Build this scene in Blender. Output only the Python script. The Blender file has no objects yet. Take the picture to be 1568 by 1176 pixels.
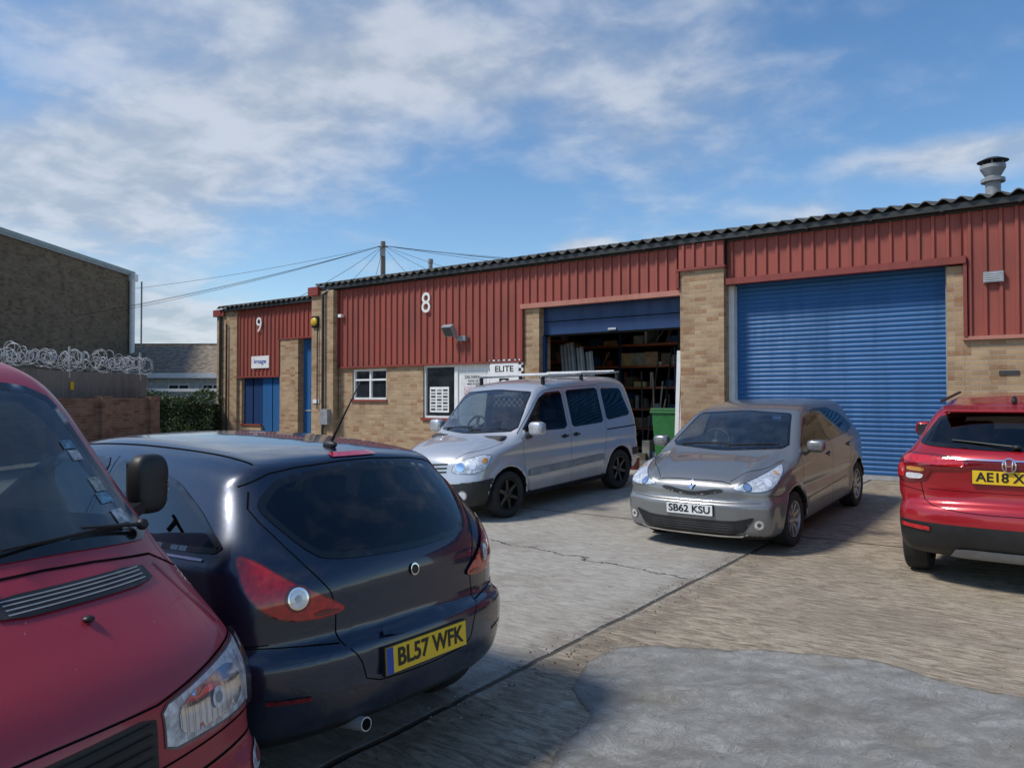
import bpy, math, random
import numpy as np
from mathutils import Vector, Matrix
from mathutils.bvhtree import BVHTree
from mathutils.geometry import delaunay_2d_cdt
random.seed(7); np.random.seed(7)
rad=math.radians
scene=bpy.context.scene
col=scene.collection
# ---------------------------------------------------------------- node helpers
def nd(nt,t,ins=None,**props):
    n=nt.nodes.new(t)
    for k,v in props.items(): setattr(n,k,v)
    for k,v in (ins or {}).items():
        if isinstance(v,bpy.types.NodeSocket): nt.links.new(v,n.inputs[k])
        else: n.inputs[k].default_value=v
    return n
def c4(c): return (c[0],c[1],c[2],1.0)
def mixc(nt,f,a,b,bt='MIX'):
    n=nt.nodes.new('ShaderNodeMix'); n.data_type='RGBA'; n.blend_type=bt
    for i,v in ((0,f),(6,a),(7,b)):
        if isinstance(v,bpy.types.NodeSocket): nt.links.new(v,n.inputs[i])
        else: n.inputs[i].default_value=v if i==0 else c4(v)
    return n.outputs[2]
def mth(nt,op,a,b=0.0,c=0.0,clamp=False):
    n=nt.nodes.new('ShaderNodeMath'); n.operation=op; n.use_clamp=clamp
    for i,v in enumerate((a,b,c)):
        if isinstance(v,bpy.types.NodeSocket): nt.links.new(v,n.inputs[i])
        else: n.inputs[i].default_value=v
    return n.outputs[0]
def ramp(nt,v,a,b,lo=0.0,hi=1.0):
    return nd(nt,'ShaderNodeMapRange',{0:v,1:a,2:b,3:lo,4:hi},interpolation_type='SMOOTHSTEP').outputs[0]
def noise(nt,vec,scale,detail=4,rough=.55,dist=0):
    ins={'Scale':scale,'Detail':detail,'Roughness':rough,'Distortion':dist}
    if vec is not None: ins['Vector']=vec
    return nd(nt,'ShaderNodeTexNoise',ins).outputs['Fac']
def newmat(name):
    m=bpy.data.materials.new(name); m.use_nodes=True
    nt=m.node_tree; nt.nodes.clear()
    out=nd(nt,'ShaderNodeOutputMaterial')
    return m,nt,out
def pmat(name,c,rough=.5,metal=0,coat=0,var=.15,vs=6,bump=0,bs=60,spec=.5):
    m,nt,out=newmat(name)
    tc=nd(nt,'ShaderNodeTexCoord').outputs['Object']
    n=noise(nt,tc,vs,3,.6)
    f=ramp(nt,n,.3,.7)
    colr=mixc(nt,f,[x*(1-var) for x in c],[min(1,x*(1+var)) for x in c])
    r=mth(nt,'ADD',rough,mth(nt,'MULTIPLY',mth(nt,'SUBTRACT',n,.5),.25*rough))
    b=nd(nt,'ShaderNodeBsdfPrincipled',{'Base Color':colr,'Roughness':r,'Metallic':metal,'Coat Weight':coat,'Coat Roughness':.04,'Specular IOR Level':spec})
    if bump:
        bn=nd(nt,'ShaderNodeBump',{'Height':noise(nt,tc,bs,3),'Strength':bump,'Distance':.01})
        nt.links.new(bn.outputs[0],b.inputs['Normal'])
    nt.links.new(b.outputs[0],out.inputs[0])
    return m
def paint(name,c,metal=.4,rough=.35,dirt=(.25,.22,.18),dirtamt=.35,coat=.9,chips=0):
    m,nt,out=newmat(name)
    tc=nd(nt,'ShaderNodeTexCoord').outputs['Object']
    sep=nd(nt,'ShaderNodeSeparateXYZ',{0:tc})
    n=noise(nt,tc,3,6,.65)
    low=ramp(nt,sep.outputs[2],.75,.15)
    df=mth(nt,'MULTIPLY',mth(nt,'MULTIPLY',low,ramp(nt,n,.35,.75)),dirtamt)
    fine=noise(nt,tc,400,1)
    cc=mixc(nt,ramp(nt,fine,.35,.65),[x*.9 for x in c],[min(1,x*1.12) for x in c])
    cc=mixc(nt,mth(nt,'MULTIPLY',ramp(nt,n,.3,.8),.25),cc,[min(1,x*.7+.02) for x in c])
    cc=mixc(nt,df,cc,dirt)
    if chips:
        ch=nd(nt,'ShaderNodeTexVoronoi',{'Vector':tc,'Scale':11}).outputs['Distance']
        cc=mixc(nt,mth(nt,'MULTIPLY',ramp(nt,ch,.035,.015),chips),cc,(.5,.42,.42))
    r=mth(nt,'ADD',mth(nt,'ADD',rough,mth(nt,'MULTIPLY',df,.5)),mth(nt,'MULTIPLY',mth(nt,'SUBTRACT',n,.5),.15))
    b=nd(nt,'ShaderNodeBsdfPrincipled',{'Base Color':cc,'Roughness':r,'Metallic':mth(nt,'MULTIPLY',mth(nt,'SUBTRACT',1,df),metal),'Coat Weight':coat,'Coat Roughness':mth(nt,'ADD',.03,mth(nt,'MULTIPLY',ramp(nt,n,.4,.8),.12))})
    g=nd(nt,'ShaderNodeNewGeometry').outputs['Backfacing']
    d=nd(nt,'ShaderNodeBsdfDiffuse',{'Color':(.03,.03,.032,1)})
    sh=nd(nt,'ShaderNodeMixShader',{0:g,1:b.outputs[0],2:d.outputs[0]}).outputs[0]
    nt.links.new(sh,out.inputs[0])
    return m
def glass(name,tint=(.55,.6,.6),refl=1.0,haze=0.0):
    m,nt,out=newmat(name)
    t=nd(nt,'ShaderNodeBsdfTransparent',{0:c4(tint)})
    g=nd(nt,'ShaderNodeBsdfGlossy',{'Roughness':.015,'Color':(.95,.97,1,1)})
    # thin pane: the same index of refraction from both sides
    bf=nd(nt,'ShaderNodeNewGeometry').outputs['Backfacing']
    fr=nd(nt,'ShaderNodeFresnel',{'IOR':mth(nt,'SUBTRACT',1.48,mth(nt,'MULTIPLY',bf,1.48-1/1.48))}).outputs[0]
    f=mth(nt,'MULTIPLY',fr,1.6*refl,clamp=True)
    s=nd(nt,'ShaderNodeMixShader',{0:f,1:t.outputs[0],2:g.outputs[0]}).outputs[0]
    if haze:
        tc=nd(nt,'ShaderNodeTexCoord').outputs['Object']
        d=nd(nt,'ShaderNodeBsdfDiffuse',{'Color':(.42,.45,.46,1)})
        s=nd(nt,'ShaderNodeMixShader',{0:mth(nt,'MULTIPLY',ramp(nt,noise(nt,tc,5),.2,.8),haze),1:s,2:d.outputs[0]}).outputs[0]
    nt.links.new(s,out.inputs[0]); return m
def brick(name,c1,c2,mortar,dark=.25):
    m,nt,out=newmat(name)
    tc=nd(nt,'ShaderNodeTexCoord').outputs['Object']
    s=nd(nt,'ShaderNodeSeparateXYZ',{0:tc})
    v=nd(nt,'ShaderNodeCombineXYZ',{0:mth(nt,'ADD',s.outputs[0],s.outputs[1]),1:s.outputs[2]}).outputs[0]
    br=nd(nt,'ShaderNodeTexBrick',{'Vector':v,'Color1':c4(c1),'Color2':c4(c2),'Mortar':c4(mortar),'Scale':1,'Mortar Size':.007,'Mortar Smooth':.3,'Bias':-.1,'Brick Width':.225,'Row Height':.075})
    n=noise(nt,tc,1.3,6,.65); n2=noise(nt,tc,25,3)
    cv=nd(nt,'ShaderNodeVectorMath',{0:v,1:(4.44,13.33,1)},operation='MULTIPLY').outputs[0]
    cell=nd(nt,'ShaderNodeTexWhiteNoise',{'Vector':nd(nt,'ShaderNodeVectorMath',{0:cv},operation='FLOOR').outputs[0]},noise_dimensions='3D').outputs['Value']
    cc=mixc(nt,mth(nt,'MULTIPLY',ramp(nt,cell,.75,.95),.55),br.outputs[0],(c2[0]*.75,c2[1]*.5,c2[2]*.45))
    cc=mixc(nt,mth(nt,'MULTIPLY',ramp(nt,n,.4,.75),dark),cc,[x*.4 for x in c2])
    cc=mixc(nt,mth(nt,'MULTIPLY',ramp(nt,n2,.5,.8),.4),cc,[min(1,x*1.25) for x in c1])
    b=nd(nt,'ShaderNodeBsdfPrincipled',{'Base Color':cc,'Roughness':.9,'Specular IOR Level':.2})
    h=mth(nt,'ADD',mth(nt,'MULTIPLY',br.outputs[1],-1),mth(nt,'MULTIPLY',n2,.4))
    bn=nd(nt,'ShaderNodeBump',{'Height':h,'Strength':.6,'Distance':.008})
    nt.links.new(bn.outputs[0],b.inputs['Normal']); nt.links.new(b.outputs[0],out.inputs[0]); return m
def streaky(name,c,dirt,amt=.4,rough=.5):
    m,nt,out=newmat(name)
    tc=nd(nt,'ShaderNodeTexCoord').outputs['Object']
    mp=nd(nt,'ShaderNodeMapping',{0:tc,3:(6,6,.5)}).outputs[0]
    n=noise(nt,mp,1.0,6,.65); n2=noise(nt,tc,.7,4)
    f=mth(nt,'MULTIPLY',ramp(nt,mth(nt,'MULTIPLY',mth(nt,'ADD',n,n2),.5),.42,.66),amt)
    cc=mixc(nt,f,c,dirt)
    b=nd(nt,'ShaderNodeBsdfPrincipled',{'Base Color':cc,'Roughness':mth(nt,'ADD',rough,mth(nt,'MULTIPLY',f,.4)),'Specular IOR Level':.35})
    nt.links.new(b.outputs[0],out.inputs[0]); return m
# ---------------------------------------------------------------- materials
BUFF=brick('buff_brick',(.45,.315,.185),(.33,.21,.12),(.38,.33,.26),.40)
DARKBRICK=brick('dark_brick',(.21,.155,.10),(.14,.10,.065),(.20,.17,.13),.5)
REDBRICK=brick('garden_brick',(.30,.17,.11),(.20,.11,.08),(.28,.24,.19),.6)
CLAD=streaky('red_cladding',(.31,.074,.052),(.16,.05,.042),.6,.5)
TRIMR=streaky('red_trim',(.24,.05,.04),(.10,.03,.02),.5,.5)
TRIMP=streaky('pale_red_trim',(.44,.19,.14),(.25,.08,.055),.5,.5)
BLUE=streaky('blue_shutter',(.024,.115,.29),(.02,.065,.15),.6,.42)
BLUED=streaky('blue_door',(.016,.045,.13),(.01,.03,.07),.4,.4)  # darker than the shutter blue: shade of the recessed door is in the colour
WHITE=pmat('white_paint',(.75,.75,.73),.45,var=.06)
BLACKP=pmat('black_plastic',(.016,.016,.017),.5,var=.25,bump=.1,bs=200)
BLACKG=pmat('black_gutter',(.02,.022,.022),.5)
ROOFM=pmat('fibre_cement',(.10,.10,.09),.95,var=.5,vs=4,bump=.4)
RUBBER=pmat('rubber',(.02,.02,.02),.8,var=.3)
FRIT=pmat('frit',(.006,.006,.007),.15,coat=.5)
SEAM=pmat('panel_gap',(.008,.008,.008),.9,spec=0)
CHROME=pmat('chrome',(.8,.8,.82),.12,metal=1,var=.03)
RIM=pmat('alloy_silver',(.42,.42,.43),.35,metal=.8,coat=.3)
RIMB=pmat('black_rim',(.012,.012,.013),.35,coat=.3)
BRAKE=pmat('dark_metal',(.03,.03,.03),.6,metal=.5)
SEAT=pmat('seat_fabric',(.07,.073,.08),.95,var=.3)
DASH=pmat('dashboard',(.035,.036,.038),.7)
GL=glass('window_glass',(.30,.34,.34),.55); GLT=glass('tinted_glass',(.10,.11,.12),.9)
GLM=glass('windscreen_glass',(.66,.71,.71),1.25,.05)
GLV=glass('lightened_windscreen_glass',(.66,.72,.72),1.2,.13)  # stronger grey haze stands in for reflections and a lighter cab
LENS=glass('lens_glass',(.95,.97,1),.6)
REDL=pmat('red_lens',(.50,.010,.014),.12,coat=1,var=.25,vs=40)
REDL2=pmat('red_lens_dark',(.16,.004,.007),.12,coat=1,var=.2,vs=40)
AMBER=pmat('amber_lens',(.6,.25,.05),.15,coat=1)
LAMPH=pmat('lamp_housing',(.60,.61,.61),.38,metal=.3,var=.35,vs=30)
LAMPW=pmat('lamp_white',(.80,.81,.83),.25,metal=.2,coat=1,var=.1,vs=40)
LAMPD=pmat('lamp_dark',(.12,.12,.125),.3,metal=.5)
YEL=pmat('plate_yellow',(.80,.50,.02),.4,var=.04)
WPL=pmat('plate_white',(.78,.78,.76),.4,var=.04)
EUB=pmat('plate_blue',(.01,.06,.35),.4)
INK=pmat('ink_black',(.01,.01,.01),.5)
GREY=pmat('grey_plastic',(.25,.26,.27),.5)
GALV=pmat('galvanised',(.45,.46,.46),.5,metal=.4)
WOOD=streaky('grey_fence_wood',(.22,.20,.175),(.10,.09,.08),.6,.9)
# ---------------------------------------------------------------- mesh builder
def empty(name,loc=(0,0,0),rot=(0,0,0)):
    e=bpy.data.objects.new(name,None); e.empty_display_size=.2; e.location=loc; e.rotation_euler=rot; col.objects.link(e); return e
def mkobj(name,v,f,mats,parent=None,smooth=False,mi=None,bevel=0):
    me=bpy.data.meshes.new(name); me.from_pydata([tuple(x) for x in v],[],[tuple(int(i) for i in x) for x in f]); me.update()
    for m in mats: me.materials.append(m)
    if mi is not None: me.polygons.foreach_set('material_index',np.asarray(mi,dtype=np.int32))
    if smooth: me.polygons.foreach_set('use_smooth',np.ones(len(me.polygons),dtype=bool))
    ob=bpy.data.objects.new(name,me); col.objects.link(ob)
    if parent: ob.parent=parent
    if bevel:
        b=ob.modifiers.new('bevel','BEVEL'); b.width=bevel; b.segments=3; b.limit_method='ANGLE'; b.angle_limit=rad(40)
        if smooth is False:
            me.polygons.foreach_set('use_smooth',np.ones(len(me.polygons),dtype=bool)); b.harden_normals=True
    return ob
class MB:
    def __init__(s): s.v=[];s.f=[];s.m=[];s.mats=[]
    def mi(s,m):
        if m not in s.mats: s.mats.append(m)
        return s.mats.index(m)
    def add(s,v,f,m,M=None):
        o=len(s.v)
        s.v+= [tuple(M@Vector(p)) if M else tuple(p) for p in v]
        s.f+=[tuple(i+o for i in q) for q in f]; s.m+=[s.mi(m)]*len(f)
    def box(s,x0,x1,y0,y1,z0,z1,m,M=None):
        s.add([(x0,y0,z0),(x1,y0,z0),(x1,y1,z0),(x0,y1,z0),(x0,y0,z1),(x1,y0,z1),(x1,y1,z1),(x0,y1,z1)],
              [(0,3,2,1),(4,5,6,7),(0,1,5,4),(1,2,6,5),(2,3,7,6),(3,0,4,7)],m,M)
    def cyl(s,p0,p1,r0,r1,n,m):
        p0=Vector(p0);p1=Vector(p1);d=(p1-p0).normalized(); a=d.orthogonal().normalized(); b=d.cross(a)
        v=[];f=[]
        for p,r in((p0,r0),(p1,r1)):
            for i in range(n):
                t=2*math.pi*i/n; v.append(p+a*math.cos(t)*r+b*math.sin(t)*r)
        for i in range(n): j=(i+1)%n; f.append((i,j,n+j,n+i))
        f.append(tuple(range(n))[::-1]); f.append(tuple(range(n,2*n)))
        s.add(v,f,m)
    def lathe(s,prof,n,m,M=None):
        v=[];f=[];k=len(prof)
        for i in range(n):
            t=2*math.pi*i/n
            for r,y in prof: v.append((r*math.cos(t),y,r*math.sin(t)))
        for i in range(n):
            j=(i+1)%n
            for q in range(k-1): f.append((i*k+q,i*k+q+1,j*k+q+1,j*k+q))
        s.add(v,f,m,M)
    def ell(s,c,r,m,n=20,k=12,p=1.0,M=None):
        v=[];f=[]
        sg=lambda a,e: math.copysign(abs(a)**e,a)
        for i in range(k+1):
            ph=-math.pi/2+math.pi*i/k
            for j in range(n):
                t=2*math.pi*j/n
                v.append((c[0]+r[0]*sg(math.cos(ph),p)*sg(math.cos(t),p),c[1]+r[1]*sg(math.cos(ph),p)*sg(math.sin(t),p),c[2]+r[2]*sg(math.sin(ph),p)))
        for i in range(k):
            for j in range(n): a=i*n+j;b=i*n+(j+1)%n; f.append((a,b,b+n,a+n))
        s.add(v,f,m,M)
    def build(s,name,parent=None,smooth=False,bevel=0):
        return mkobj(name,s.v,s.f,s.mats,parent,smooth,s.m,bevel)
def autosm(ob,ang=35):
    me=ob.data; me.polygons.foreach_set('use_smooth',np.ones(len(me.polygons),dtype=bool))
    me.set_sharp_from_angle(angle=rad(ang))
def text(parent,s,loc,rot,w,h,mat,name='lettering',extr=.001,align='CENTER',bold=.012):
    cu=bpy.data.curves.new(name,'FONT'); cu.body=s; cu.size=1; cu.extrude=extr; cu.align_x='CENTER'; cu.align_y='CENTER'; cu.offset=bold
    cu.materials.append(mat)
    ob=bpy.data.objects.new(name,cu); col.objects.link(ob)
    bpy.context.view_layer.update()
    d=ob.dimensions
    sx=w/max(d.x,.01); sy=(h/max(d.y,.01))
    ob.scale=(sx,sy,1); ob.parent=parent; ob.location=loc; ob.rotation_euler=rot
    return ob
# ---------------------------------------------------------------- world frame
CAMZ=1.68
P0=(5.86,12.41); FN=(.596,.803)
_q=np.arange(-5,25,.1)
_g=np.interp(_q,[-5,3,8.4,11,13.2,25],[0,0,.072,.235,.34,.34]); _g=np.convolve(np.pad(_g,5,'edge'),np.ones(11)/11,'valid')
def gq(q): return float(np.interp(q,_q,_g))
def gz(x,y): return gq(x*FN[0]+y*FN[1])
# ---------------------------------------------------------------- SDF car
def sstep(x,a,b):
    t=np.clip((x-a)/(b-a),0,1); return t*t*(3-2*t)
def smax(a,b,k):
    h=np.clip(k-np.abs(a-b),0,None)/k
    return np.maximum(a,b)+h*h*k*.25
def catmull(pts,n=6):
    P=np.array(pts,float); N=len(P); out=[]
    for i in range(N):
        p0,p1,p2,p3=P[(i-1)%N],P[i],P[(i+1)%N],P[(i+2)%N]
        d1=max(np.linalg.norm(p1-p0)**.5,1e-4);d2=max(np.linalg.norm(p2-p1)**.5,1e-4);d3=max(np.linalg.norm(p3-p2)**.5,1e-4)
        t0,t1,t2,t3=0,d1,d1+d2,d1+d2+d3
        for j in range(n):
            t=t1+(t2-t1)*j/n
            A1=(t1-t)/(t1-t0)*p0+(t-t0)/(t1-t0)*p1;A2=(t2-t)/(t2-t1)*p1+(t-t1)/(t2-t1)*p2;A3=(t3-t)/(t3-t2)*p2+(t-t2)/(t3-t2)*p3
            B1=(t2-t)/(t2-t0)*A1+(t-t0)/(t2-t0)*A2;B2=(t3-t)/(t3-t1)*A2+(t-t1)/(t3-t1)*A3
            out.append((t2-t)/(t2-t1)*B1+(t-t1)/(t2-t1)*B2)
    return np.array(out)
def inpoly(poly,X,Y):
    ins=np.zeros(np.shape(X),bool); n=len(poly)
    for i in range(n):
        x1,y1=poly[i]; x2,y2=poly[(i+1)%n]
        if y1==y2: continue
        c=((y1>Y)!=(y2>Y))&(X<(x2-x1)*(Y-y1)/(y2-y1)+x1); ins^=c
    return ins
def polysdf(poly,X,Y):
    d=np.full(X.shape,1e9); n=len(poly)
    for i in range(n):
        a=poly[i]; b=poly[(i+1)%n]; e=b-a; L=e@e
        if L<1e-12: continue
        t=np.clip(((X-a[0])*e[0]+(Y-a[1])*e[1])/L,0,1)
        d=np.minimum(d,(X-a[0]-t*e[0])**2+(Y-a[1]-t*e[1])**2)
    d=np.sqrt(d); return np.where(inpoly(poly,X,Y),-d,d)
def snets(F,org,h):
    nx,ny,nz=F.shape; S=F<0
    offs=[(0,0,0),(1,0,0),(0,1,0),(1,1,0),(0,0,1),(1,0,1),(0,1,1),(1,1,1)]
    edges=[(0,1),(2,3),(4,5),(6,7),(0,2),(1,3),(4,6),(5,7),(0,4),(1,5),(2,6),(3,7)]
    sl=lambda A,o:A[o[0]:nx-1+o[0],o[1]:ny-1+o[1],o[2]:nz-1+o[2]]
    cnt=np.zeros((nx-1,ny-1,nz-1),np.float32); pos=np.zeros((nx-1,ny-1,nz-1,3),np.float32)
    for a,b in edges:
        oa=np.array(offs[a]);ob=np.array(offs[b]); fa=sl(F,offs[a]);fb=sl(F,offs[b])
        cr=(fa<0)!=(fb<0); t=np.where(cr,fa/np.where(cr,fa-fb,1),0)
        for k in range(3): pos[...,k]+=np.where(cr,oa[k]+t*(ob[k]-oa[k]),0)
        cnt+=cr
    act=cnt>0; idx=-np.ones(act.shape,np.int64); idx[act]=np.arange(act.sum())
    I=np.argwhere(act); V=(I+pos[act]/cnt[act][:,None])*h+np.array(org)
    fs=[]
    def emit(i,a,b,c,d,flip):
        q=np.stack([a,b,c,d],1); q=np.where(flip[:,None],q[:,::-1],q); fs.append(q)
    E=np.argwhere(S[:-1,1:-1,1:-1]!=S[1:,1:-1,1:-1]); i,j,k=E[:,0],E[:,1]+1,E[:,2]+1
    emit(0,idx[i,j-1,k-1],idx[i,j,k-1],idx[i,j,k],idx[i,j-1,k],~S[i,j,k])
    E=np.argwhere(S[1:-1,:-1,1:-1]!=S[1:-1,1:,1:-1]); i,j,k=E[:,0]+1,E[:,1],E[:,2]+1
    emit(0,idx[i-1,j,k-1],idx[i-1,j,k],idx[i,j,k],idx[i,j,k-1],~S[i,j,k])
    E=np.argwhere(S[1:-1,1:-1,:-1]!=S[1:-1,1:-1,1:]); i,j,k=E[:,0]+1,E[:,1]+1,E[:,2]
    emit(0,idx[i-1,j-1,k],idx[i,j-1,k],idx[i,j,k],idx[i-1,j,k],~S[i,j,k])
    return V,np.concatenate(fs)
def chaikin(p,it=2,r=.25):
    p=[np.array(a,float) for a in p]
    for _ in range(it):
        q=[]
        for i in range(len(p)):
            a,b=p[i],p[(i+1)%len(p)]; q+= [a*(1-r)+b*r,a*r+b*(1-r)]
        p=q
    return np.array(p)
def resample(p,g,closed=True):
    out=[]; n=len(p)
    for i in range(n if closed else n-1):
        a,b=np.array(p[i],float),np.array(p[(i+1)%n],float); L=np.linalg.norm(b-a)
        if L<1e-6: continue
        k=max(1,int(round(L/g)))
        for j in range(k): out.append(a+(b-a)*j/k)
    if not closed: out.append(np.array(p[-1],float))
    return np.array(out)
def inset(p,w):
    n=len(p); area=.5*sum(p[i][0]*p[(i+1)%n][1]-p[(i+1)%n][0]*p[i][1] for i in range(n)); s=1 if area>0 else -1
    out=[]
    for i in range(n):
        a,b,c=p[i-1],p[i],p[(i+1)%n]
        t=(c-a); L=np.linalg.norm(t)+1e-9; t=t/L
        out.append(b+s*w*np.array([-t[1],t[0]]))
    return np.array(out)
class Car:
    def __init__(s,name,loc,head,P):
        s.P=P; xf,xr=P['xf'],P['xr']; wb=P['ax'][0]-P['ax'][1]
        hx,hy=math.cos(rad(head)),math.sin(rad(head))
        zf=gz(loc[0]+hx*P['ax'][0],loc[1]+hy*P['ax'][0]); zr=gz(loc[0]+hx*P['ax'][1],loc[1]+hy*P['ax'][1])
        s.root=empty(name,(loc[0],loc[1],(zf+zr)/2),(0,-math.atan((zf-zr)/wb),rad(head)))
        prof=catmull(P['prof'],6)
        g=.012; X=np.arange(xr-.6,xf+.9,g); Z=np.arange(-.2,2.4,g)
        XX,ZZ=np.meshgrid(X,Z,indexing='ij'); T=polysdf(prof,XX,ZZ)
        zs=np.arange(0,2.3,.01); w=np.interp(zs,[a[0] for a in P['sec']],[a[1] for a in P['sec']])
        ks=P.get('ssm',9); w=np.convolve(np.pad(w,ks//2,'edge'),np.ones(ks)/ks,'valid')
        H=P['H']
        def look(x,z):
            i=np.clip((x-X[0])/g,0,len(X)-1.001); j=np.clip((z-Z[0])/g,0,len(Z)-1.001)
            i0=i.astype(int);j0=j.astype(int);fi=i-i0;fj=j-j0
            return T[i0,j0]*(1-fi)*(1-fj)+T[i0+1,j0]*fi*(1-fj)+T[i0,j0+1]*(1-fi)*fj+T[i0+1,j0+1]*fi*fj
        f2,f4=P.get('kf',(.12,.25)); r2,r4=P.get('kr',(.10,.2))
        hc=P.get('hood',None)
        def sdf(x,y,z):
            ay=np.abs(y); a2=ay*ay
            fr=sstep(x,.1,xf*.8); rr=sstep(-x,.1,-xr*.8)
            xe=x+fr*(f2*a2+f4*a2*a2)-rr*(r2*a2+r4*a2*a2)
            ze=z+P.get('crown',.09)*a2*sstep(z,.55,.85)
            if hc:
                ze=ze-hc[1]*np.exp(-((ay-hc[0]-(x-xf)*-.10)/hc[2])**2)*sstep(x,P['wsb']-.1,P['wsb']+.25)*sstep(z,.6,.8)
            d1=look(xe,ze)
            W=np.interp(z,zs,w)
            W=W-P.get('tf',.07)*np.clip((x-P['ax'][0]+.2)/(xf-P['ax'][0]+.2),0,1)**2-P.get('tr',.06)*np.clip((-x+P['ax'][1]+.2)/(-xr+P['ax'][1]+.2),0,1)**2
            W=W-P.get('gt',.06)*sstep(z,H*.62,H*.85)*np.clip((-x-.2)/1.6,0,1)**2
            zc=P.get('crease',(.62,.008)); W=W-zc[1]*np.exp(-((z-zc[0]-.02*x)/.05)**2)
            z2=P.get('shoulder',None)
            if z2: W=W+z2[1]*np.exp(-((z-z2[0]+.035*x)/.03)**2)
            for ax in P['ax']:
                dd=np.sqrt((x-ax)**2+(z-P['wr'])**2)-P['ar']
                W=W+P.get('flare',.014)*np.exp(-((dd-.015)/.06)**2)*sstep(z,.15,.3)
            d=smax(d1,(ay-W)*.96,P.get('k',.10))
            for ax in P['ax']:
                dd=np.sqrt((x-ax)**2+(z-P['wr'])**2)-P['ar']
                cy=np.maximum(dd,.5-ay); d=smax(d,-cy,.012)
            return d
        h=P.get('h',.022)
        gx=np.arange(xr-.1,xf+.1,h); ny=int(1.1/h); gy=np.arange(-ny,ny+1)*h+h*.5; gzv=np.arange(.08,H+.12,h)
        A,B,C=np.meshgrid(gx,gy,gzv,indexing='ij')
        F=sdf(A,B,C)
        V,Q=snets(F,(gx[0],gy[0],gzv[0]),h)
        e=.003
        for _ in range(3):
            f=sdf(V[:,0],V[:,1],V[:,2])
            gr=np.stack([sdf(V[:,0]+e,V[:,1],V[:,2])-sdf(V[:,0]-e,V[:,1],V[:,2]),sdf(V[:,0],V[:,1]+e,V[:,2])-sdf(V[:,0],V[:,1]-e,V[:,2]),sdf(V[:,0],V[:,1],V[:,2]+e)-sdf(V[:,0],V[:,1],V[:,2]-e)],1)/(2*e)
            n2=np.maximum((gr**2).sum(1),.3)
            V=V-np.clip(f/n2,-h*.5,h*.5)[:,None]*gr
        s.V=V;s.Q=Q
        s.bvh=BVHTree.FromPolygons([tuple(v) for v in V],[tuple(int(i) for i in q) for q in Q])
        s.C=V[Q].mean(1)
        n=np.cross(V[Q[:,2]]-V[Q[:,0]],V[Q[:,3]]-V[Q[:,1]]); s.N=n/(np.linalg.norm(n,axis=1)[:,None]+1e-12)
        s.keep=np.ones(len(Q),bool)
        s.fitparts()
    def uz(s,A,p):
        if A=='T': return (p[0],p[1])
        if len(p)==2: p=(p[0],0,p[1]) if abs(A)==90 else (0,p[0],p[1])
        a=rad(A); return (-math.sin(a)*p[0]+math.cos(a)*p[1],p[2])
    def ray(s,A,u,z,off):
        if A=='T': o=Vector((u,z,4)); D=Vector((0,0,1))
        else:
            a=rad(A); D=Vector((math.cos(a),math.sin(a),0)); o=D*4+Vector((-math.sin(a),math.cos(a),0))*u+Vector((0,0,z))
        hit=s.bvh.ray_cast(o,-D)
        if hit[0] is None: 
            hit=s.bvh.find_nearest(o-D*2.6)
        return hit[0]+hit[1]*off, hit[1]
    def patch(s,name,A,pts,mat,off=.004,frit=0,fm=None,g=.03,cut=False,sm=2,sym=False,r=.25):
        if sym:
            s.patch(name+'_r',-A if A!='T' else 'T',[(p[0],-p[1]) if A=='T' else ((p if abs(A)==90 else (-p[0],p[1])) if len(p)==2 else (p[0],-p[1],p[2])) for p in pts],mat,off,frit,fm,g,cut,sm,False,r)
            name=name+'_l'
        P=np.array([s.uz(A,p) for p in pts])
        if sm: P=chaikin(P,sm,r)
        R=resample(P,g); loops=[R]
        inner=None
        if frit: inner=inset(R,frit); loops.append(inner)
        x0,z0=R.min(0);x1,z1=R.max(0)
        GX,GZ=np.meshgrid(np.arange(x0+g/2,x1,g),np.arange(z0+g/2,z1,g)); GX=GX.ravel();GZ=GZ.ravel()
        m=inpoly(R,GX,GZ)
        for L in loops:
            for q in L: m&=((GX-q[0])**2+(GZ-q[1])**2)>(g*.45)**2
        pts2=[Vector((float(a),float(b))) for L in loops for a,b in L]; ed=[];o=0
        for L in loops: n=len(L); ed+=[(o+i,o+(i+1)%n) for i in range(n)]; o+=n
        pts2+=[Vector((float(a),float(b))) for a,b in zip(GX[m],GZ[m])]
        rv,_,rf,*_=delaunay_2d_cdt(pts2,ed,[],0,1e-5)
        cen=np.array([[(rv[t[0]][k]+rv[t[1]][k]+rv[t[2]][k])/3 for k in (0,1)] for t in rf])
        ok=inpoly(R,cen[:,0],cen[:,1])
        faces=[rf[i] for i in range(len(rf)) if ok[i]]
        mi=None; mats=[mat]
        if frit:
            inn=inpoly(inner,cen[:,0],cen[:,1]); mi=[0 if inn[i] else 1 for i in range(len(rf)) if ok[i]]; mats=[mat,fm or FRIT]
        v=[]; vn=[]
        for p in rv: a,b=s.ray(A,p[0],p[1],off); v.append(a); vn.append(b)
        ff=[]
        for f in faces:
            nrm=(v[f[1]]-v[f[0]]).cross(v[f[2]]-v[f[0]])
            ff.append(tuple(reversed(f)) if nrm.dot(vn[f[0]]+vn[f[1]]+vn[f[2]])<0 else tuple(f))
        ob=mkobj(name,v,ff,mats,s.root,True,mi)
        if cut and A!='T':
            a=rad(A); D=np.array([math.cos(a),math.sin(a),0]); U=np.array([-math.sin(a),math.cos(a),0])
            cp=inset(R,frit*.5)
            k=inpoly(cp,s.C@U,s.C[:,2])&((s.N@D)>.03)&((s.C@D)>0)
            s.keep&=~k
        return ob
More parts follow.
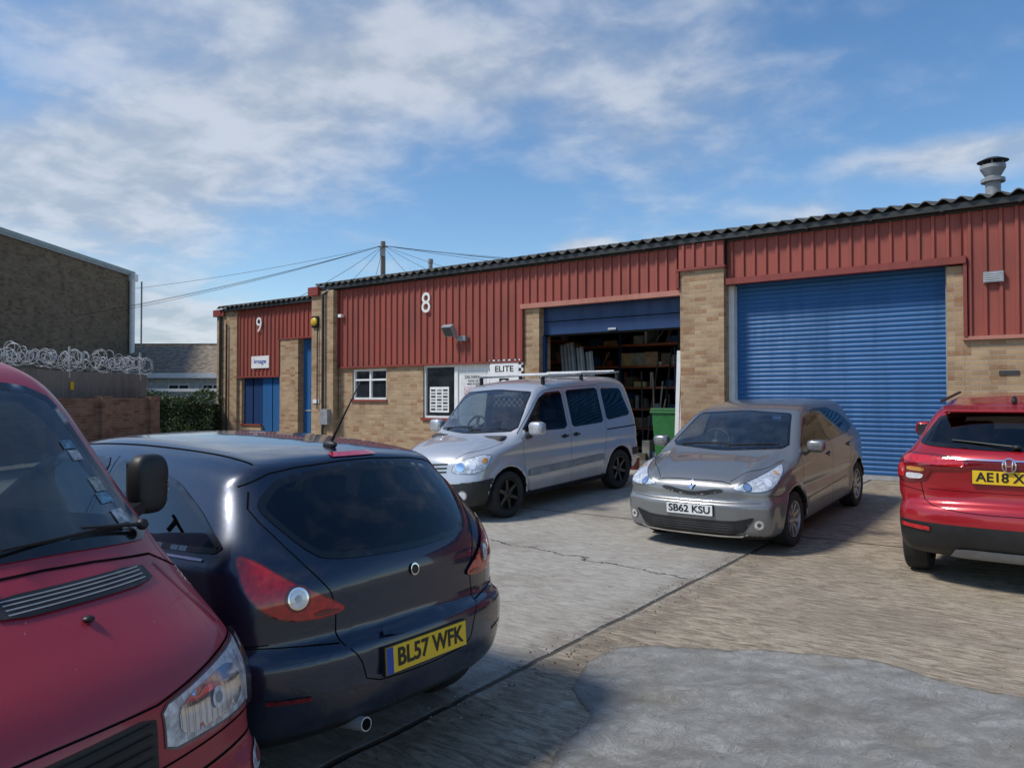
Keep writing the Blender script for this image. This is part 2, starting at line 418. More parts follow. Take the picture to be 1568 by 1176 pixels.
    def seam(s,A,pts,w=.0045,mat=None,off=.0015,sym=True,name='panel_gap',closed=False,sm=0):
        mat=mat or SEAM
        if sm: pts=[tuple(p) for p in chaikin(pts,sm)]
        jobs=[(A,pts)]
        if sym and A!='T': jobs.append((-A,[p if (len(p)==2 and abs(A)==90) else ((-p[0],p[1]) if len(p)==2 else (p[0],-p[1],p[2])) for p in pts]))
        if sym and A=='T': jobs.append(('T',[(p[0],-p[1]) for p in pts]))
        for A,pp in jobs:
            P=np.array([s.uz(A,p) for p in pp])
            if len(P)>2 and not closed and not sm:
                q=[P[0]]
                for i in range(1,len(P)-1): q+=[P[i]*.8+P[i-1]*.2,P[i]*.8+P[i+1]*.2]
                q.append(P[-1]); P=np.array(q)
            P=resample(P,.03,closed)
            n=len(P); v=[];f=[]
            for i in range(n):
                a=P[i-1] if (i>0 or closed) else P[i]; b=P[(i+1)%n] if (i<n-1 or closed) else P[i]
                t=b-a; t=t/(np.linalg.norm(t)+1e-9); nv=np.array([-t[1],t[0]])*w/2
                v.append(s.ray(A,*(P[i]+nv),off)[0]); v.append(s.ray(A,*(P[i]-nv),off)[0])
            for i in range(n if closed else n-1): j=(i+1)%n; f.append((2*i,2*i+1,2*j+1,2*j))
            mkobj(name,v,f,[mat],s.root,True)
    def disc(s,name,A,p,r,mat,off=.006,sym=True,rz=None):
        u,z=s.uz(A,p); rz=rz or r
        def one(A,u,nm):
            v=[s.ray(A,u+r*math.cos(t)*a,z+rz*math.sin(t)*a,off)[0] for a in (0.001,.5,1) for t in [2*math.pi*i/24 for i in range(24)]]
            f=[(k*24+i,k*24+(i+1)%24,(k+1)*24+(i+1)%24,(k+1)*24+i) for k in (0,1) for i in range(24)]
            mkobj(nm,v,f,[mat],s.root,True)
        one(A,u,name)
        if sym: one(-A,-u,name)
    def plate(s,A,z,txt,mat,off=.02,tilt=0,u=0,w=.52,h=.111,eu=True):
        p,n=s.ray(A,u,z,off)
        e=s.root; a=rad(A)
        M=Matrix.Translation(p)@Matrix.Rotation(a+math.pi/2,4,'Z')@Matrix.Rotation(tilt,4,'X')
        b=MB(); b.box(-w/2-.006,w/2+.006,.0,.02,-h/2-.006,h/2+.006,BLACKP,M); b.box(-w/2,w/2,-.005,.01,-h/2,h/2,mat,M)
        if eu: b.box(-w/2+.001,-w/2+.04,-.0065,0,-h/2+.001,h/2-.001,EUB,M)
        b.build('number_plate',e)
        tx=text(e,txt,(0,0,0),(0,0,0),.43 if eu else .47,.078,INK,'plate_lettering',bold=.02)
        M2=M@Matrix.Translation((.018 if eu else 0,-.0075,0))@Matrix.Rotation(math.pi/2,4,'X')
        sc=tx.scale.copy(); tx.location=M2.to_translation(); tx.rotation_euler=M2.to_euler(); tx.scale=sc
    def wheel(s,x,y,R,style,mat,wd=.2):
        b=MB(); rr=R*.66; w=wd/2
        b.lathe([(rr,w*.8),(rr+.012,w*.98),(rr+.03,w*1.03),(R-.03,w*1.05),(R-.008,w*.9),(R,w*.5),(R,-w*.5),(R-.008,-w*.9),(R-.03,-w),(rr,-w)],48,RUBBER)
        b.lathe([(rr,w*.8),(rr-.004,w*.95),(rr-.014,w*.93),(rr-.02,w*.6),(rr-.03,-w*.8)],48,mat)
        b.lathe([(rr,w*.02),(.001,w*.02)],32,BRAKE)
        n,sw=style
        b.lathe([(.001,w*.85),(.045,w*.85),(.065,w*.7),(.075,w*.1)],24,mat)
        for i in range(n):
            t=2*math.pi*i/n
            M=Matrix.Rotation(t,4,'Y')
            z1=rr-.012
            v=[(-sw*.6,w*.72,.05),(sw*.6,w*.72,.05),(sw*.42,w*.86,z1),(-sw*.42,w*.86,z1),(-sw*.6,w*.4,.05),(sw*.6,w*.4,.05),(sw*.42,w*.5,z1),(-sw*.42,w*.5,z1)]
            b.add(v,[(0,1,2,3),(0,4,5,1),(1,5,6,2),(2,6,7,3),(3,7,4,0)],mat,M)
        ob=b.build('wheel',s.root); autosm(ob,40)
        ob.location=(x,y,R); ob.rotation_euler=(0,random.random()*3,0) if y>0 else (0,random.random()*3,math.pi)
    def wheels(s,style,mat):
        P=s.P
        for x in P['ax']:
            for sg in (1,-1): s.wheel(x,sg*P['ty'],P['wr'],style,mat)
    def fitparts(s):
        P=s.P; b=MB(); hz=P.get('sz',1.0)
        for sx,ys in ((P.get('seatx',-.15),(-.36,.36)),(P.get('seatx',-.15)-.85,(-.38,0,.38))):
            for y in ys:
                w=.24 if len(ys)==2 else .19
                M=Matrix.Translation((sx,y,0))
                b.box(-.02,.5,-w,w,.35*hz,.52*hz,SEAT,M)
                M=Matrix.Translation((sx,y,.5*hz))@Matrix.Rotation(rad(-14),4,'Y')
                b.box(-.12,.0,-w,w,0,.62,SEAT,M); b.box(-.09,-.02,-.13,.13,.66,.83,SEAT,M)
        b.build('seats',s.root,bevel=.04)
        b=MB(); wx=P['wsb']
        b.box(wx-.5,wx+.1,-P['dw'],P['dw'],.62*hz,P['dz'],DASH); b.build('dashboard',s.root,bevel=.05)
        b=MB(); M=Matrix.Translation((wx-.52,-.36,P['dz']+.05))@Matrix.Rotation(rad(65),4,'Y')
        v=[];f=[]
        for i in range(28):
            t=2*math.pi*i/28
            for j in range(8):
                q=2*math.pi*j/8; r=.18+.016*math.cos(q); v.append((r*math.cos(t),r*math.sin(t),.016*math.sin(q)))
        for i in range(28):
            for j in range(8): f.append((i*8+j,((i+1)%28)*8+j,((i+1)%28)*8+(j+1)%8,i*8+(j+1)%8))
        b.add(v,f,INK,M); b.box(-.17,.17,-.025,.025,-.01,.01,INK,M); b.ell((0,0,0),(.06,.07,.03),INK,M=M)
        b.build('steering_wheel',s.root,smooth=True)
        b=MB(); b.box(P['wst']-.02,P['wst']+.0,-.11,.11,P['H']-.2,P['H']-.14,INK); b.build('rear_view_mirror',s.root,bevel=.01)
    def mirror(s,x,y,z,mat,r=(.075,.11,.085),base=None):
        for sg in (1,-1):
            b=MB(); b.ell((x,sg*y,z),r,mat,24,16,.6); b.box(x-r[0]*1.02,x-r[0]*.9,sg*y-r[1]*.75,sg*y+r[1]*.75,z-r[2]*.72,z+r[2]*.72,CHROME)
            yb=base or y-.16
            b.add([(x-.03,sg*(y-r[1]*.6),z-r[2]*.5),(x+.04,sg*(y-r[1]*.6),z-r[2]*.5),(x+.07,sg*yb,z-.10),(x-.02,sg*yb,z-.10),(x-.03,sg*(y-r[1]*.6),z-r[2]*.9),(x+.04,sg*(y-r[1]*.6),z-r[2]*.9),(x+.07,sg*yb,z-.15),(x-.02,sg*yb,z-.15)],
                  [(0,1,2,3),(4,7,6,5),(0,4,5,1),(1,5,6,2),(2,6,7,3),(3,7,4,0)],BLACKP)
            ob=b.build('door_mirror',s.root,smooth=False); autosm(ob,50)
    def handle(s,x,z,mat):
        for A in (90,-90):
            p,n=s.ray(A,-x if A==90 else x,z,.018)
            b=MB(); b.ell(tuple(p),(.085,.014,.016),mat,16,8,.7)
            q,_=s.ray(A,-x if A==90 else x,z,.002); b.ell(tuple(q),(.05,.006,.03),SEAM,16,8)
            b.build('door_handle',s.root,smooth=True)
    def finish(s,mat,black=None,zb=.0):
        P=s.P; C=s.C; mi=np.zeros(len(C),np.int32)
        for ax in P['ax']:
            dd=np.sqrt((C[:,0]-ax)**2+(C[:,2]-P['wr'])**2)
            mi[dd<P['ar']+.006]=1
        mi[(s.N[:,2]<-.6)&(C[:,2]<.44)]=1
        if black is not None: mi[black(C,s.N)]=1
        used=s.keep
        mkobj('body',s.V,s.Q[used],[mat,BLACKP],s.root,True,mi[used])
# ================================================================ VEHICLES
SIL=paint('silver_paint',(.52,.53,.55),.5,.32)
CLI=paint('grey_metallic_paint',(.215,.22,.22),.5,.33)
NAVY=paint('dark_blue_paint',(.010,.020,.046),.4,.28,dirtamt=.2)
REDH=paint('bright_red_paint',(.40,.008,.016),.3,.3,dirtamt=.2)
REDV=paint('faded_red_paint',(.33,.022,.035),.05,.42,dirtamt=.2,coat=.45,chips=.5)
def doors(c,xs,z0,z1,arc=True):
    for x in xs: c.seam(90,[(x,z0),(x,z1)])
# ---- dark blue three-door hatchback
P=dict(xf=2.08,xr=-1.94,ax=(1.255,-1.255),wr=.31,ar=.365,H=1.49,ty=.735,wsb=1.0,wst=.4,dw=.66,dz=.93,
 prof=[(-1.62,.22),(-1.79,.28),(-1.885,.345),(-1.925,.45),(-1.94,.58),(-1.925,.66),(-1.88,.70),(-1.868,.80),(-1.86,.92),(-1.81,1.03),(-1.69,1.18),(-1.53,1.335),(-1.475,1.395),(-1.3,1.435),(-.8,1.475),(-.3,1.49),(.1,1.47),(.45,1.39),(.8,1.21),(1.1,1.03),(1.22,.97),(1.6,.88),(1.88,.77),(2.02,.62),(2.08,.46),(2.06,.3),(1.95,.19),(1.2,.17),(0,.17),(-1.0,.18)],
 sec=[(.15,.76),(.25,.81),(.4,.845),(.62,.85),(.8,.85),(.95,.835),(1.05,.80),(1.2,.73),(1.38,.63),(1.5,.52)],kr=(.12,.26),kf=(.15,.35),tr=.05,gt=.03,k=.10,crease=(.74,.012),shoulder=(.93,.008),flare=.024,h=.017)
c=Car('dark_blue_hatchback_car',(-1.946,4.647),143.4,P)
c.patch('windscreen',0,[(-.66,1.0),(-.54,1.37),(0,1.40),(.54,1.37),(.66,1.0),(0,.98)],GLM,frit=.03,cut=True,sm=1,r=.12)
c.patch('rear_window',180,[(-.44,1.0),(-.52,1.06),(-.605,1.19),(-.60,1.24),(-.46,1.335),(0,1.375),(.46,1.335),(.60,1.24),(.605,1.19),(.52,1.06),(.44,1.0),(0,.985)],GLT,frit=.025,cut=True,off=.005,sm=2,r=.2)
c.patch('door_window',90,[(.82,1.02),(.35,1.31),(-.02,1.375),(-.36,1.38),(-.38,1.02)],GLT,frit=.022,cut=True,sym=True,sm=1,r=.1)
c.patch('quarter_window',90,[(-.44,1.02),(-.43,1.375),(-.75,1.36),(-1.05,1.30),(-1.30,1.20),(-1.53,1.075),(-1.50,1.045)],GLT,frit=.022,cut=True,sym=True,sm=2,r=.13)
c.seam(90,[(.9,1.0),(-.4,1.0),(-1.45,1.02)],.010,CHROME,.006)
TL=[(-1.745,.80,1.055),(-1.79,.74,1.025),(-1.84,.65,.95),(-1.885,.46,.85),(-1.895,.39,.80),(-1.87,.52,.778),(-1.81,.67,.79),(-1.755,.77,.87),(-1.735,.80,.97)]
c.patch('tail_lamp',160,TL,REDL,off=.010,sym=True,g=.02,frit=.006,fm=REDL2)
c.disc('brake_ring',160,(-1.84,.61,.875),.052,REDL2,.013); c.disc('brake_ring2',160,(-1.84,.61,.875),.042,CHROME,.015); c.disc('reverse_lamp',160,(-1.84,.61,.875),.033,LAMPW,.018); c.disc('reverse_core',160,(-1.84,.61,.875),.014,LAMPH,.020)
c.patch('lamp_lower',160,[(-1.885,.5,.82),(-1.89,.42,.805),(-1.87,.52,.79),(-1.85,.56,.805)],REDL2,off=.013,sym=True,g=.015)
c.patch('high_brake_lamp',180,[(-.14,1.398),(.14,1.398),(.13,1.415),(-.13,1.415)],REDL,off=.006,sm=0,g=.02)
c.seam(180,[(-.62,1.30),(-.46,1.362),(0,1.39),(.46,1.362),(.62,1.30)],.005,sym=False)
c.seam(180,[(-.60,1.28),(-.645,1.2),(-.56,1.03),(-.43,.85),(-.44,.68),(-.37,.61),(-.33,.49),(0,.475),(.33,.49),(.37,.61),(.44,.68),(.43,.85),(.56,1.03),(.645,1.2),(.60,1.28)],.005,sym=False)
c.seam(180,[(-.44,.675),(-.85,.71)],.005); c.seam(90,[(-1.60,.71),(-1.75,.71)],.005)
c.patch('bumper_reflector',150,[(-1.9,.60,.50),(-1.79,.74,.51),(-1.79,.74,.493),(-1.9,.60,.482)],REDL2,off=.006,sym=True,g=.02,sm=0)
c.disc('badge',180,(0,.90),.026,CHROME,.010,sym=False); c.disc('badge_inner',180,(0,.90),.020,INK,.012,sym=False)
c.patch('tailgate_handle',180,[(-.26,.65),(.26,.65),(.22,.695),(-.22,.695)],NAVY,off=.020,g=.03,sm=1)
c.seam(90,[(-.42,.22),(-.42,.98),(-.40,1.39)]); c.seam(90,[(.95,.22),(1.0,.6),(.86,.98)]); c.seam(90,[(-.42,.22),(.95,.22)])
c.seam('T',[(-1.38,.52),(.35,.56)],.010)
c.handle(-.25,.87,NAVY); c.mirror(.68,.93,1.02,NAVY)
c.patch('headlamp',35,[(1.95,.5,.74),(1.55,.8,.92),(1.5,.82,.82),(1.95,.55,.62)],LAMPH,off=.006,sym=True)
c.plate(180,.565,'BL57 WFK',YEL,off=.012,tilt=rad(-4))
b=MB(); b.cyl((-1.65,.33,.28),(-1.91,.33,.318),.029,.029,24,GALV); b.cyl((-1.911,.33,.318),(-1.905,.33,.317),.024,.024,20,SEAM); ob=b.build('exhaust_pipe',c.root,smooth=True); autosm(ob)
b=MB(); b.ell((-1.28,0,1.447),(.05,.02,.02),BLACKP); b.cyl((-1.28,0,1.447),(-1.50,0,1.76),.006,.003,8,BLACKP); b.build('aerial',c.root,smooth=True)
c.wheels((5,.06),RIM); c.finish(NAVY)
# ---- grey five-door hatchback
P=dict(xf=2.09,xr=-1.92,ax=(1.2875,-1.2875),wr=.30,ar=.35,H=1.48,ty=.745,wsb=1.05,wst=.4,dw=.66,dz=.95,
 prof=[(-1.75,.22),(-1.87,.32),(-1.92,.5),(-1.89,.68),(-1.84,.92),(-1.74,1.08),(-1.55,1.34),(-1.42,1.42),(-.9,1.47),(-.3,1.48),(.15,1.455),(.5,1.365),(.85,1.185),(1.16,1.02),(1.28,.975),(1.6,.915),(1.86,.835),(1.99,.755),(2.03,.69),(2.04,.62),(2.05,.57),(2.085,.535),(2.09,.45),(2.085,.36),(2.07,.24),(1.98,.18),(1.2,.17),(0,.17),(-1.2,.18)],
 sec=[(.15,.79),(.25,.835),(.4,.855),(.62,.855),(.82,.855),(.97,.835),(1.05,.795),(1.2,.735),(1.38,.65),(1.5,.56)],kr=(.10,.3),kf=(.08,.22),tf=.04,tr=.06,k=.065,crease=(.58,.018),shoulder=(.90,.010),flare=.024,h=.018,hood=(.50,.020,.06),crown=.065)
c=Car('grey_hatchback_car',(3.19,9.86),-128,P)
c.patch('windscreen',0,[(-.715,1.025),(-.58,1.345),(-.54,1.37),(0,1.40),(.54,1.37),(.58,1.345),(.715,1.025),(0,.995)],GLM,frit=.022,cut=True,sm=1,r=.1)
c.patch('rear_window',180,[(-.56,1.06),(-.5,1.35),(.5,1.35),(.56,1.06)],GL,frit=.03,cut=True,sm=1,r=.1)
c.patch('door_window',90,[(.94,1.015),(.44,1.31),(.1,1.38),(-.1,1.39),(-.12,1.0)],GL,frit=.022,cut=True,sym=True,sm=1,r=.08)
c.patch('rear_door_window',90,[(-.17,1.0),(-.15,1.39),(-.6,1.375),(-.98,1.28),(-.98,1.02)],GLT,frit=.022,cut=True,sym=True,sm=1,r=.08)
c.patch('quarter_window',90,[(-1.02,1.03),(-1.02,1.27),(-1.15,1.22),(-1.40,1.08)],FRIT,sym=True,sm=1,r=.12)
c.patch('door_pillar',90,[(-.11,1.0),(-.10,1.395),(-.18,1.395),(-.18,1.0)],FRIT,off=.0045,sym=True,sm=0)
c.patch('door_pillar_rear',90,[(-.97,1.02),(-.97,1.29),(-1.03,1.27),(-1.03,1.02)],FRIT,off=.0045,sym=True,sm=0)
HL=[(2.01,.44,.69),(1.94,.62,.665),(1.84,.76,.685),(1.66,.835,.79),(1.44,.84,.915),(1.62,.80,.88),(1.86,.64,.80),(2.0,.46,.73)]
c.patch('headlamp_housing',42,HL,LAMPH,off=.003,sym=True,g=.02,frit=.006,fm=LAMPD)
c.disc('lamp_reflector',42,(1.95,.58,.72),.040,LAMPD,.006); c.disc('lamp_bulb',42,(1.95,.58,.72),.032,CHROME,.008)
c.disc('lamp_reflector',42,(1.80,.73,.76),.036,LAMPW,.006); c.disc('indicator',42,(1.66,.80,.835),.018,AMBER,.006)
c.patch('headlamp_lens',42,HL,LENS,off=.011,sym=True,g=.02)
c.patch('upper_grille',0,[(-.37,.675),(-.30,.70),(-.10,.66),(0,.65),(.10,.66),(.30,.70),(.37,.675),(.2,.63),(0,.612),(-.2,.63)],BLACKP,off=.005,g=.02,sm=1)
c.patch('badge',0,[(0,.78),(.040,.725),(0,.67),(-.040,.725)],CHROME,off=.016,sm=0,g=.02)
c.patch('badge_core',0,[(0,.745),(.014,.725),(0,.705),(-.014,.725)],INK,off=.019,sm=0,g=.02)
c.patch('lower_intake',0,[(-.68,.43),(-.46,.375),(.46,.375),(.68,.43),(.57,.27),(.47,.235),(-.47,.235),(-.57,.27)],BLACKP,off=.004,g=.03,sm=1,r=.12)
for z in (.26,.285,.31,.335): c.seam(0,[(-.46,z),(.46,z)],.005,LAMPD,.008,sym=False,name='intake_slat')
c.seam(0,[(-.60,.25),(-.5,.215),(.5,.215),(.60,.25)],.018,CHROME,.012,sym=False,name='bumper_lip')
c.disc('fog_lamp_ring',25,(1.93,.68,.35),.050,CHROME,.010); c.disc('fog_lamp',25,(1.93,.68,.35),.040,LAMPH,.013); c.disc('fog_core',25,(1.93,.68,.35),.020,LAMPD,.015)
c.seam('T',[(1.95,.40),(1.6,.66),(1.25,.73)],.006); c.seam(0,[(-.42,.745),(-.3,.77),(.3,.77),(.42,.745)],.006,sym=False)
c.seam(90,[(1.62,.60),(1.9,.64)]); c.seam(0,[(-.72,.565),(-.4,.56),(.4,.56),(.72,.565)],.004,sym=False)
doors(c,[(-.14)],.2,1.0); c.seam(90,[(-1.0,1.25),(-1.02,.85),(-.85,.55),(-.85,.22)]); c.seam(90,[(1.0,.98),(1.0,.6),(.92,.22)]); c.seam(90,[(-.85,.22),(.92,.22)])
c.handle(.0,.86,CLI); c.handle(-.9,.88,CLI); c.mirror(.82,.95,1.04,CLI,(.07,.10,.07))
c.seam(90,[(.9,.45),(-.8,.48)],.02,CLI,.008)
for y0,y1 in((-.55,.05),(.0,.6)):
    v0=c.ray(0,y0,1.035,.02)[0]; v1=c.ray(0,y1,1.06,.02)[0]
    b=MB(); b.cyl(v0,v1,.007,.006,6,INK); b.build('wiper',c.root)
c.plate(0,.475,'SB62 KSU',WPL,off=.012,eu=False)
c.wheels((9,.035),RIM); c.finish(CLI)
# ---- silver multi-purpose van
P=dict(xf=2.085,xr=-2.055,ax=(1.345,-1.345),wr=.315,ar=.37,H=1.82,ty=.755,wsb=1.2,wst=.55,dw=.7,dz=1.08,sz=1.1,seatx=.0,
 prof=[(-1.9,.25),(-2.02,.34),(-2.055,.5),(-2.04,.7),(-2.02,.95),(-1.99,1.2),(-1.93,1.55),(-1.85,1.73),(-1.65,1.80),(-.8,1.82),(0,1.81),(.38,1.76),(.58,1.66),(.9,1.38),(1.2,1.13),(1.33,1.07),(1.65,1.0),(1.88,.91),(2.0,.80),(2.04,.66),(2.08,.52),(2.085,.38),(2.04,.25),(1.9,.2),(1.2,.2),(0,.2),(-1.2,.2)],
 sec=[(.15,.76),(.28,.81),(.45,.85),(.7,.86),(.95,.86),(1.08,.84),(1.3,.795),(1.6,.73),(1.8,.65)],kr=(.05,.12),kf=(.12,.26),tf=.05,tr=.03,gt=.02,k=.085,crease=(.80,.012),shoulder=(1.02,.008),flare=.022,h=.02,hood=(.50,.016,.07))
c=Car('silver_people_carrier',(.22,11.93),-131.3,P)
c.patch('windscreen',0,[(-.755,1.13),(-.655,1.60),(-.62,1.655),(0,1.69),(.62,1.655),(.655,1.60),(.755,1.13),(0,1.095)],GLM,frit=.026,cut=True,sm=1,r=.1)
c.patch('rear_window',180,[(-.62,1.12),(-.58,1.64),(.58,1.64),(.62,1.12)],GL,frit=.03,cut=True,sm=1,r=.1)
c.patch('door_window',90,[(1.0,1.12),(.52,1.56),(.34,1.63),(-.02,1.64),(-.02,1.08)],GL,frit=.024,cut=True,sym=True,sm=1,r=.08)
c.patch('sliding_door_window',90,[(-.14,1.09),(-.14,1.64),(-.95,1.64),(-.95,1.1)],GLT,frit=.024,cut=True,sym=True,sm=1,r=.06)
c.patch('rear_side_window',90,[(-1.05,1.12),(-1.05,1.63),(-1.62,1.60),(-1.75,1.16)],GLT,frit=.024,cut=True,sym=True,sm=1,r=.08)
HL=[(2.03,.44,.66),(1.9,.72,.645),(1.72,.82,.70),(1.62,.83,.87),(1.75,.77,.89),(1.97,.48,.80)]
c.patch('headlamp_housing',35,HL,LAMPH,off=.004,sym=True,g=.02,frit=.007,fm=LAMPD,sm=2,r=.15)
c.disc('lamp_reflector',35,(1.97,.57,.735),.06,CHROME,.008); c.disc('lamp_reflector',35,(1.86,.70,.76),.05,LAMPW,.008); c.disc('indicator',35,(1.72,.79,.81),.035,AMBER,.008)
c.patch('headlamp_lens',35,HL,LENS,off=.013,sym=True,g=.02,sm=2,r=.15)
for z in (.67,.72,.77): c.seam(0,[(-.36,z),(-.07,z-.02)],.022,BLACKP,.005,name='grille_slot')
c.disc('badge',0,(0,.74),.05,CHROME,.012,sym=False)
c.patch('front_bumper',0,[(-.72,.27),(-.72,.54),(-.45,.52),(.45,.52),(.72,.54),(.72,.27),(0,.25)],BLACKP,off=.012,sm=1,r=.1)
c.patch('front_bumper_corner',50,[(2.0,.60,.54),(1.66,.86,.58),(1.62,.86,.25),(2.03,.55,.25)],BLACKP,off=.013,sm=0,sym=True)
c.patch('lower_intake',0,[(-.40,.30),(-.40,.44),(.40,.44),(.40,.30)],SEAM,off=.016,sm=1,r=.1)
c.disc('fog_lamp_ring',25,(1.98,.62,.38),.065,GREY,.018); c.disc('fog_lamp',25,(1.98,.62,.38),.05,LAMPW,.022)
c.patch('door_rub_strip',90,[(.92,.50),(.92,.60),(-.9,.62),(-.9,.52)],GREY,off=.012,sm=1,r=.06,sym=True)
c.patch('rear_rub_strip',90,[(-1.75,.5),(-1.75,.62),(-1.98,.62),(-1.98,.5)],BLACKP,off=.012,sm=0,sym=True)
c.seam(90,[(-.07,.25),(-.07,1.66)]); c.seam(90,[(-1.0,1.68),(-1.0,.85),(-.92,.6),(-.92,.25)]); c.seam(90,[(1.02,1.05),(1.0,.6),(.92,.25)]); c.seam(90,[(-.92,.25),(.92,.25)])
c.seam(90,[(1.05,1.1),(.52,1.6),(.34,1.665),(-.07,1.68),(-1.0,1.68)],.005); c.seam(90,[(-1.02,.98),(-1.95,.98)],.018)
c.seam('T',[(1.98,.42),(1.6,.70),(1.3,.74)],.006)
c.handle(.08,.98,BLACKP); c.handle(-.2,.98,BLACKP)
c.mirror(.88,1.0,1.16,SIL,(.08,.12,.10))
b=MB()
for sg in(1,-1):
    b.cyl((.3,sg*.62,1.86),(-1.75,sg*.62,1.86),.014,.014,8,GALV)
    for x in(.25,-.7,-1.7): b.box(x-.03,x+.03,sg*.62-.015,sg*.62+.015,1.74,1.86,BLACKP)
for x in(.2,-.6,-1.5): b.cyl((x,-.70,1.885),(x,.70,1.885),.014,.014,8,GALV)
b.build('roof_rack',c.root)
v0=c.ray(0,-.55,1.14,.02)[0]; v1=c.ray(0,.02,1.17,.02)[0]; v2=c.ray(0,.0,1.13,.02)[0]; v3=c.ray(0,.6,1.16,.02)[0]
b=MB(); b.cyl(v0,v1,.008,.006,6,INK); b.cyl(v2,v3,.008,.006,6,INK); b.build('wipers',c.root)
c.plate(0,.47,'GN06 RXU',WPL,off=.03,eu=False)
c.wheels((6,.045),RIMB); c.finish(SIL,black=lambda C,N:(C[:,2]<.30))
# ---- red compact suv
P=dict(xf=2.185,xr=-2.11,ax=(1.305,-1.305),wr=.335,ar=.39,H=1.60,ty=.765,wsb=1.2,wst=.5,dw=.68,dz=1.05,sz=1.08,
 prof=[(-1.9,.28),(-2.05,.36),(-2.11,.5),(-2.115,.66),(-2.09,.74),(-2.045,.79),(-2.03,.92),(-2.05,1.06),(-2.055,1.12),(-2.01,1.19),(-1.90,1.26),(-1.62,1.49),(-1.52,1.55),(-1.0,1.585),(-.4,1.60),(.1,1.585),(.45,1.51),(.8,1.33),(1.15,1.13),(1.3,1.06),(1.8,.97),(2.05,.85),(2.15,.65),(2.185,.45),(2.1,.28),(1.9,.22),(1.2,.2),(0,.2),(-1.2,.2)],
 sec=[(.15,.78),(.3,.84),(.5,.87),(.75,.885),(.98,.885),(1.12,.86),(1.22,.80),(1.35,.74),(1.5,.65),(1.6,.56)],kr=(.08,.30),kf=(.15,.3),tr=.05,k=.085,crease=(.76,.028),shoulder=(1.04,.010),flare=.022,gt=.08,h=.018)
c=Car('red_compact_suv',(5.28,7.92),53.4,P)
c.patch('windscreen',0,[(-.70,1.08),(-.55,1.48),(.55,1.48),(.70,1.08)],GLM,frit=.03,cut=True,sm=1,r=.1)
c.patch('rear_window',180,[(-.70,1.225),(-.63,1.34),(-.53,1.485),(0,1.505),(.53,1.485),(.63,1.34),(.70,1.225),(0,1.21)],GLT,frit=.03,cut=True,off=.006,sm=2,r=.15)
c.patch('door_window',90,[(.95,1.09),(.5,1.40),(.1,1.49),(-.1,1.49),(-.1,1.07)],GLT,frit=.02,cut=True,sym=True,sm=1,r=.08)
c.patch('rear_door_window',90,[(-.16,1.08),(-.16,1.49),(-.7,1.48),(-1.3,1.36),(-1.5,1.24)],GLT,frit=.02,cut=True,sym=True,sm=1,r=.08)
TL=[(-1.62,.86,1.13),(-1.85,.8,1.165),(-2.0,.56,1.17),(-2.06,.30,1.15),(-2.06,.30,1.06),(-2.0,.56,1.04),(-1.98,.62,.95),(-1.90,.74,.915),(-1.78,.84,.925),(-1.68,.86,1.02)]
c.patch('tail_lamp',165,TL,REDL2,off=.012,sym=True,g=.02,sm=1,r=.12)
c.patch('lamp_bar',165,[(-2.0,.58,1.15),(-2.06,.32,1.13),(-2.06,.32,1.08),(-2.0,.60,1.085),(-1.86,.79,1.09),(-1.84,.80,1.145)],REDL,off=.016,sym=True,g=.02,sm=1,r=.15)
c.patch('reverse_lamp',165,[(-1.99,.63,1.0),(-1.88,.77,1.0),(-1.88,.77,.945),(-1.975,.65,.955)],LAMPW,off=.016,sym=True,g=.02,sm=1,r=.2)
c.patch('lamp_outer',165,[(-1.88,.77,1.07),(-1.78,.845,1.06),(-1.78,.845,.96),(-1.87,.785,.95)],REDL,off=.016,sym=True,g=.02,sm=1,r=.2)
c.patch('indicator_lamp',165,[(-1.99,.62,1.055),(-1.89,.76,1.055),(-1.89,.76,1.02),(-1.985,.63,1.02)],AMBER,off=.017,sym=True,g=.02,sm=1,r=.2)
c.patch('garnish_bar',180,[(-.31,1.07),(-.31,1.12),(.31,1.12),(.31,1.07)],REDL2,off=.012,sm=0)
c.seam(180,[(-.44,1.14),(.44,1.14)],.012,CHROME,.015,sym=False)
c.disc('badge',180,(0,1.105),.050,CHROME,.03,sym=False); c.disc('badge_in',180,(0,1.105),.042,REDL2,.032,sym=False)
for y in(-.019,.019): c.seam(180,[(y*1.3,1.132),(y,1.078)],.007,CHROME,.036,sym=False)
c.seam(180,[(-.019,1.105),(.019,1.105)],.007,CHROME,.036,sym=False)
c.plate(180,1.005,'AE18 XZT',YEL,off=.012,eu=False)
text(c.root,'HR-V',tuple(c.ray(180,.56,.905,.006)[0]),(math.pi/2,0,rad(-90-12)),.15,.03,CHROME,'model_lettering')
c.seam(180,[(-.66,.92),(-.62,.74),(-.3,.70),(.3,.70),(.62,.74),(.66,.92)],.006,sym=False)
c.seam(180,[(-.6,.87),(.6,.87)],.004,sym=False)
c.seam(150,[(-2.0,.66,.84),(-1.75,.88,.88)],.005)
c.patch('rear_reflector',150,[(-2.06,.58,.56),(-1.92,.80,.57),(-1.92,.80,.535),(-2.06,.58,.525)],REDL,off=.014,sym=True,g=.02,sm=0)
c.patch('skid_trim',180,[(-.45,.30),(.45,.30),(.38,.40),(-.38,.40)],GREY,off=.012,sm=1,r=.1)
b=MB(); b.add([(-1.50,-.54,1.525),(-1.50,.54,1.525),(-1.70,.50,1.505),(-1.70,-.50,1.505),(-1.50,-.54,1.555),(-1.50,.54,1.555),(-1.71,.50,1.53),(-1.71,-.50,1.53)],[(0,3,2,1),(4,5,6,7),(0,1,5,4),(1,2,6,5),(2,3,7,6),(3,0,4,7)],REDH); b.build('roof_spoiler',c.root,bevel=.015)
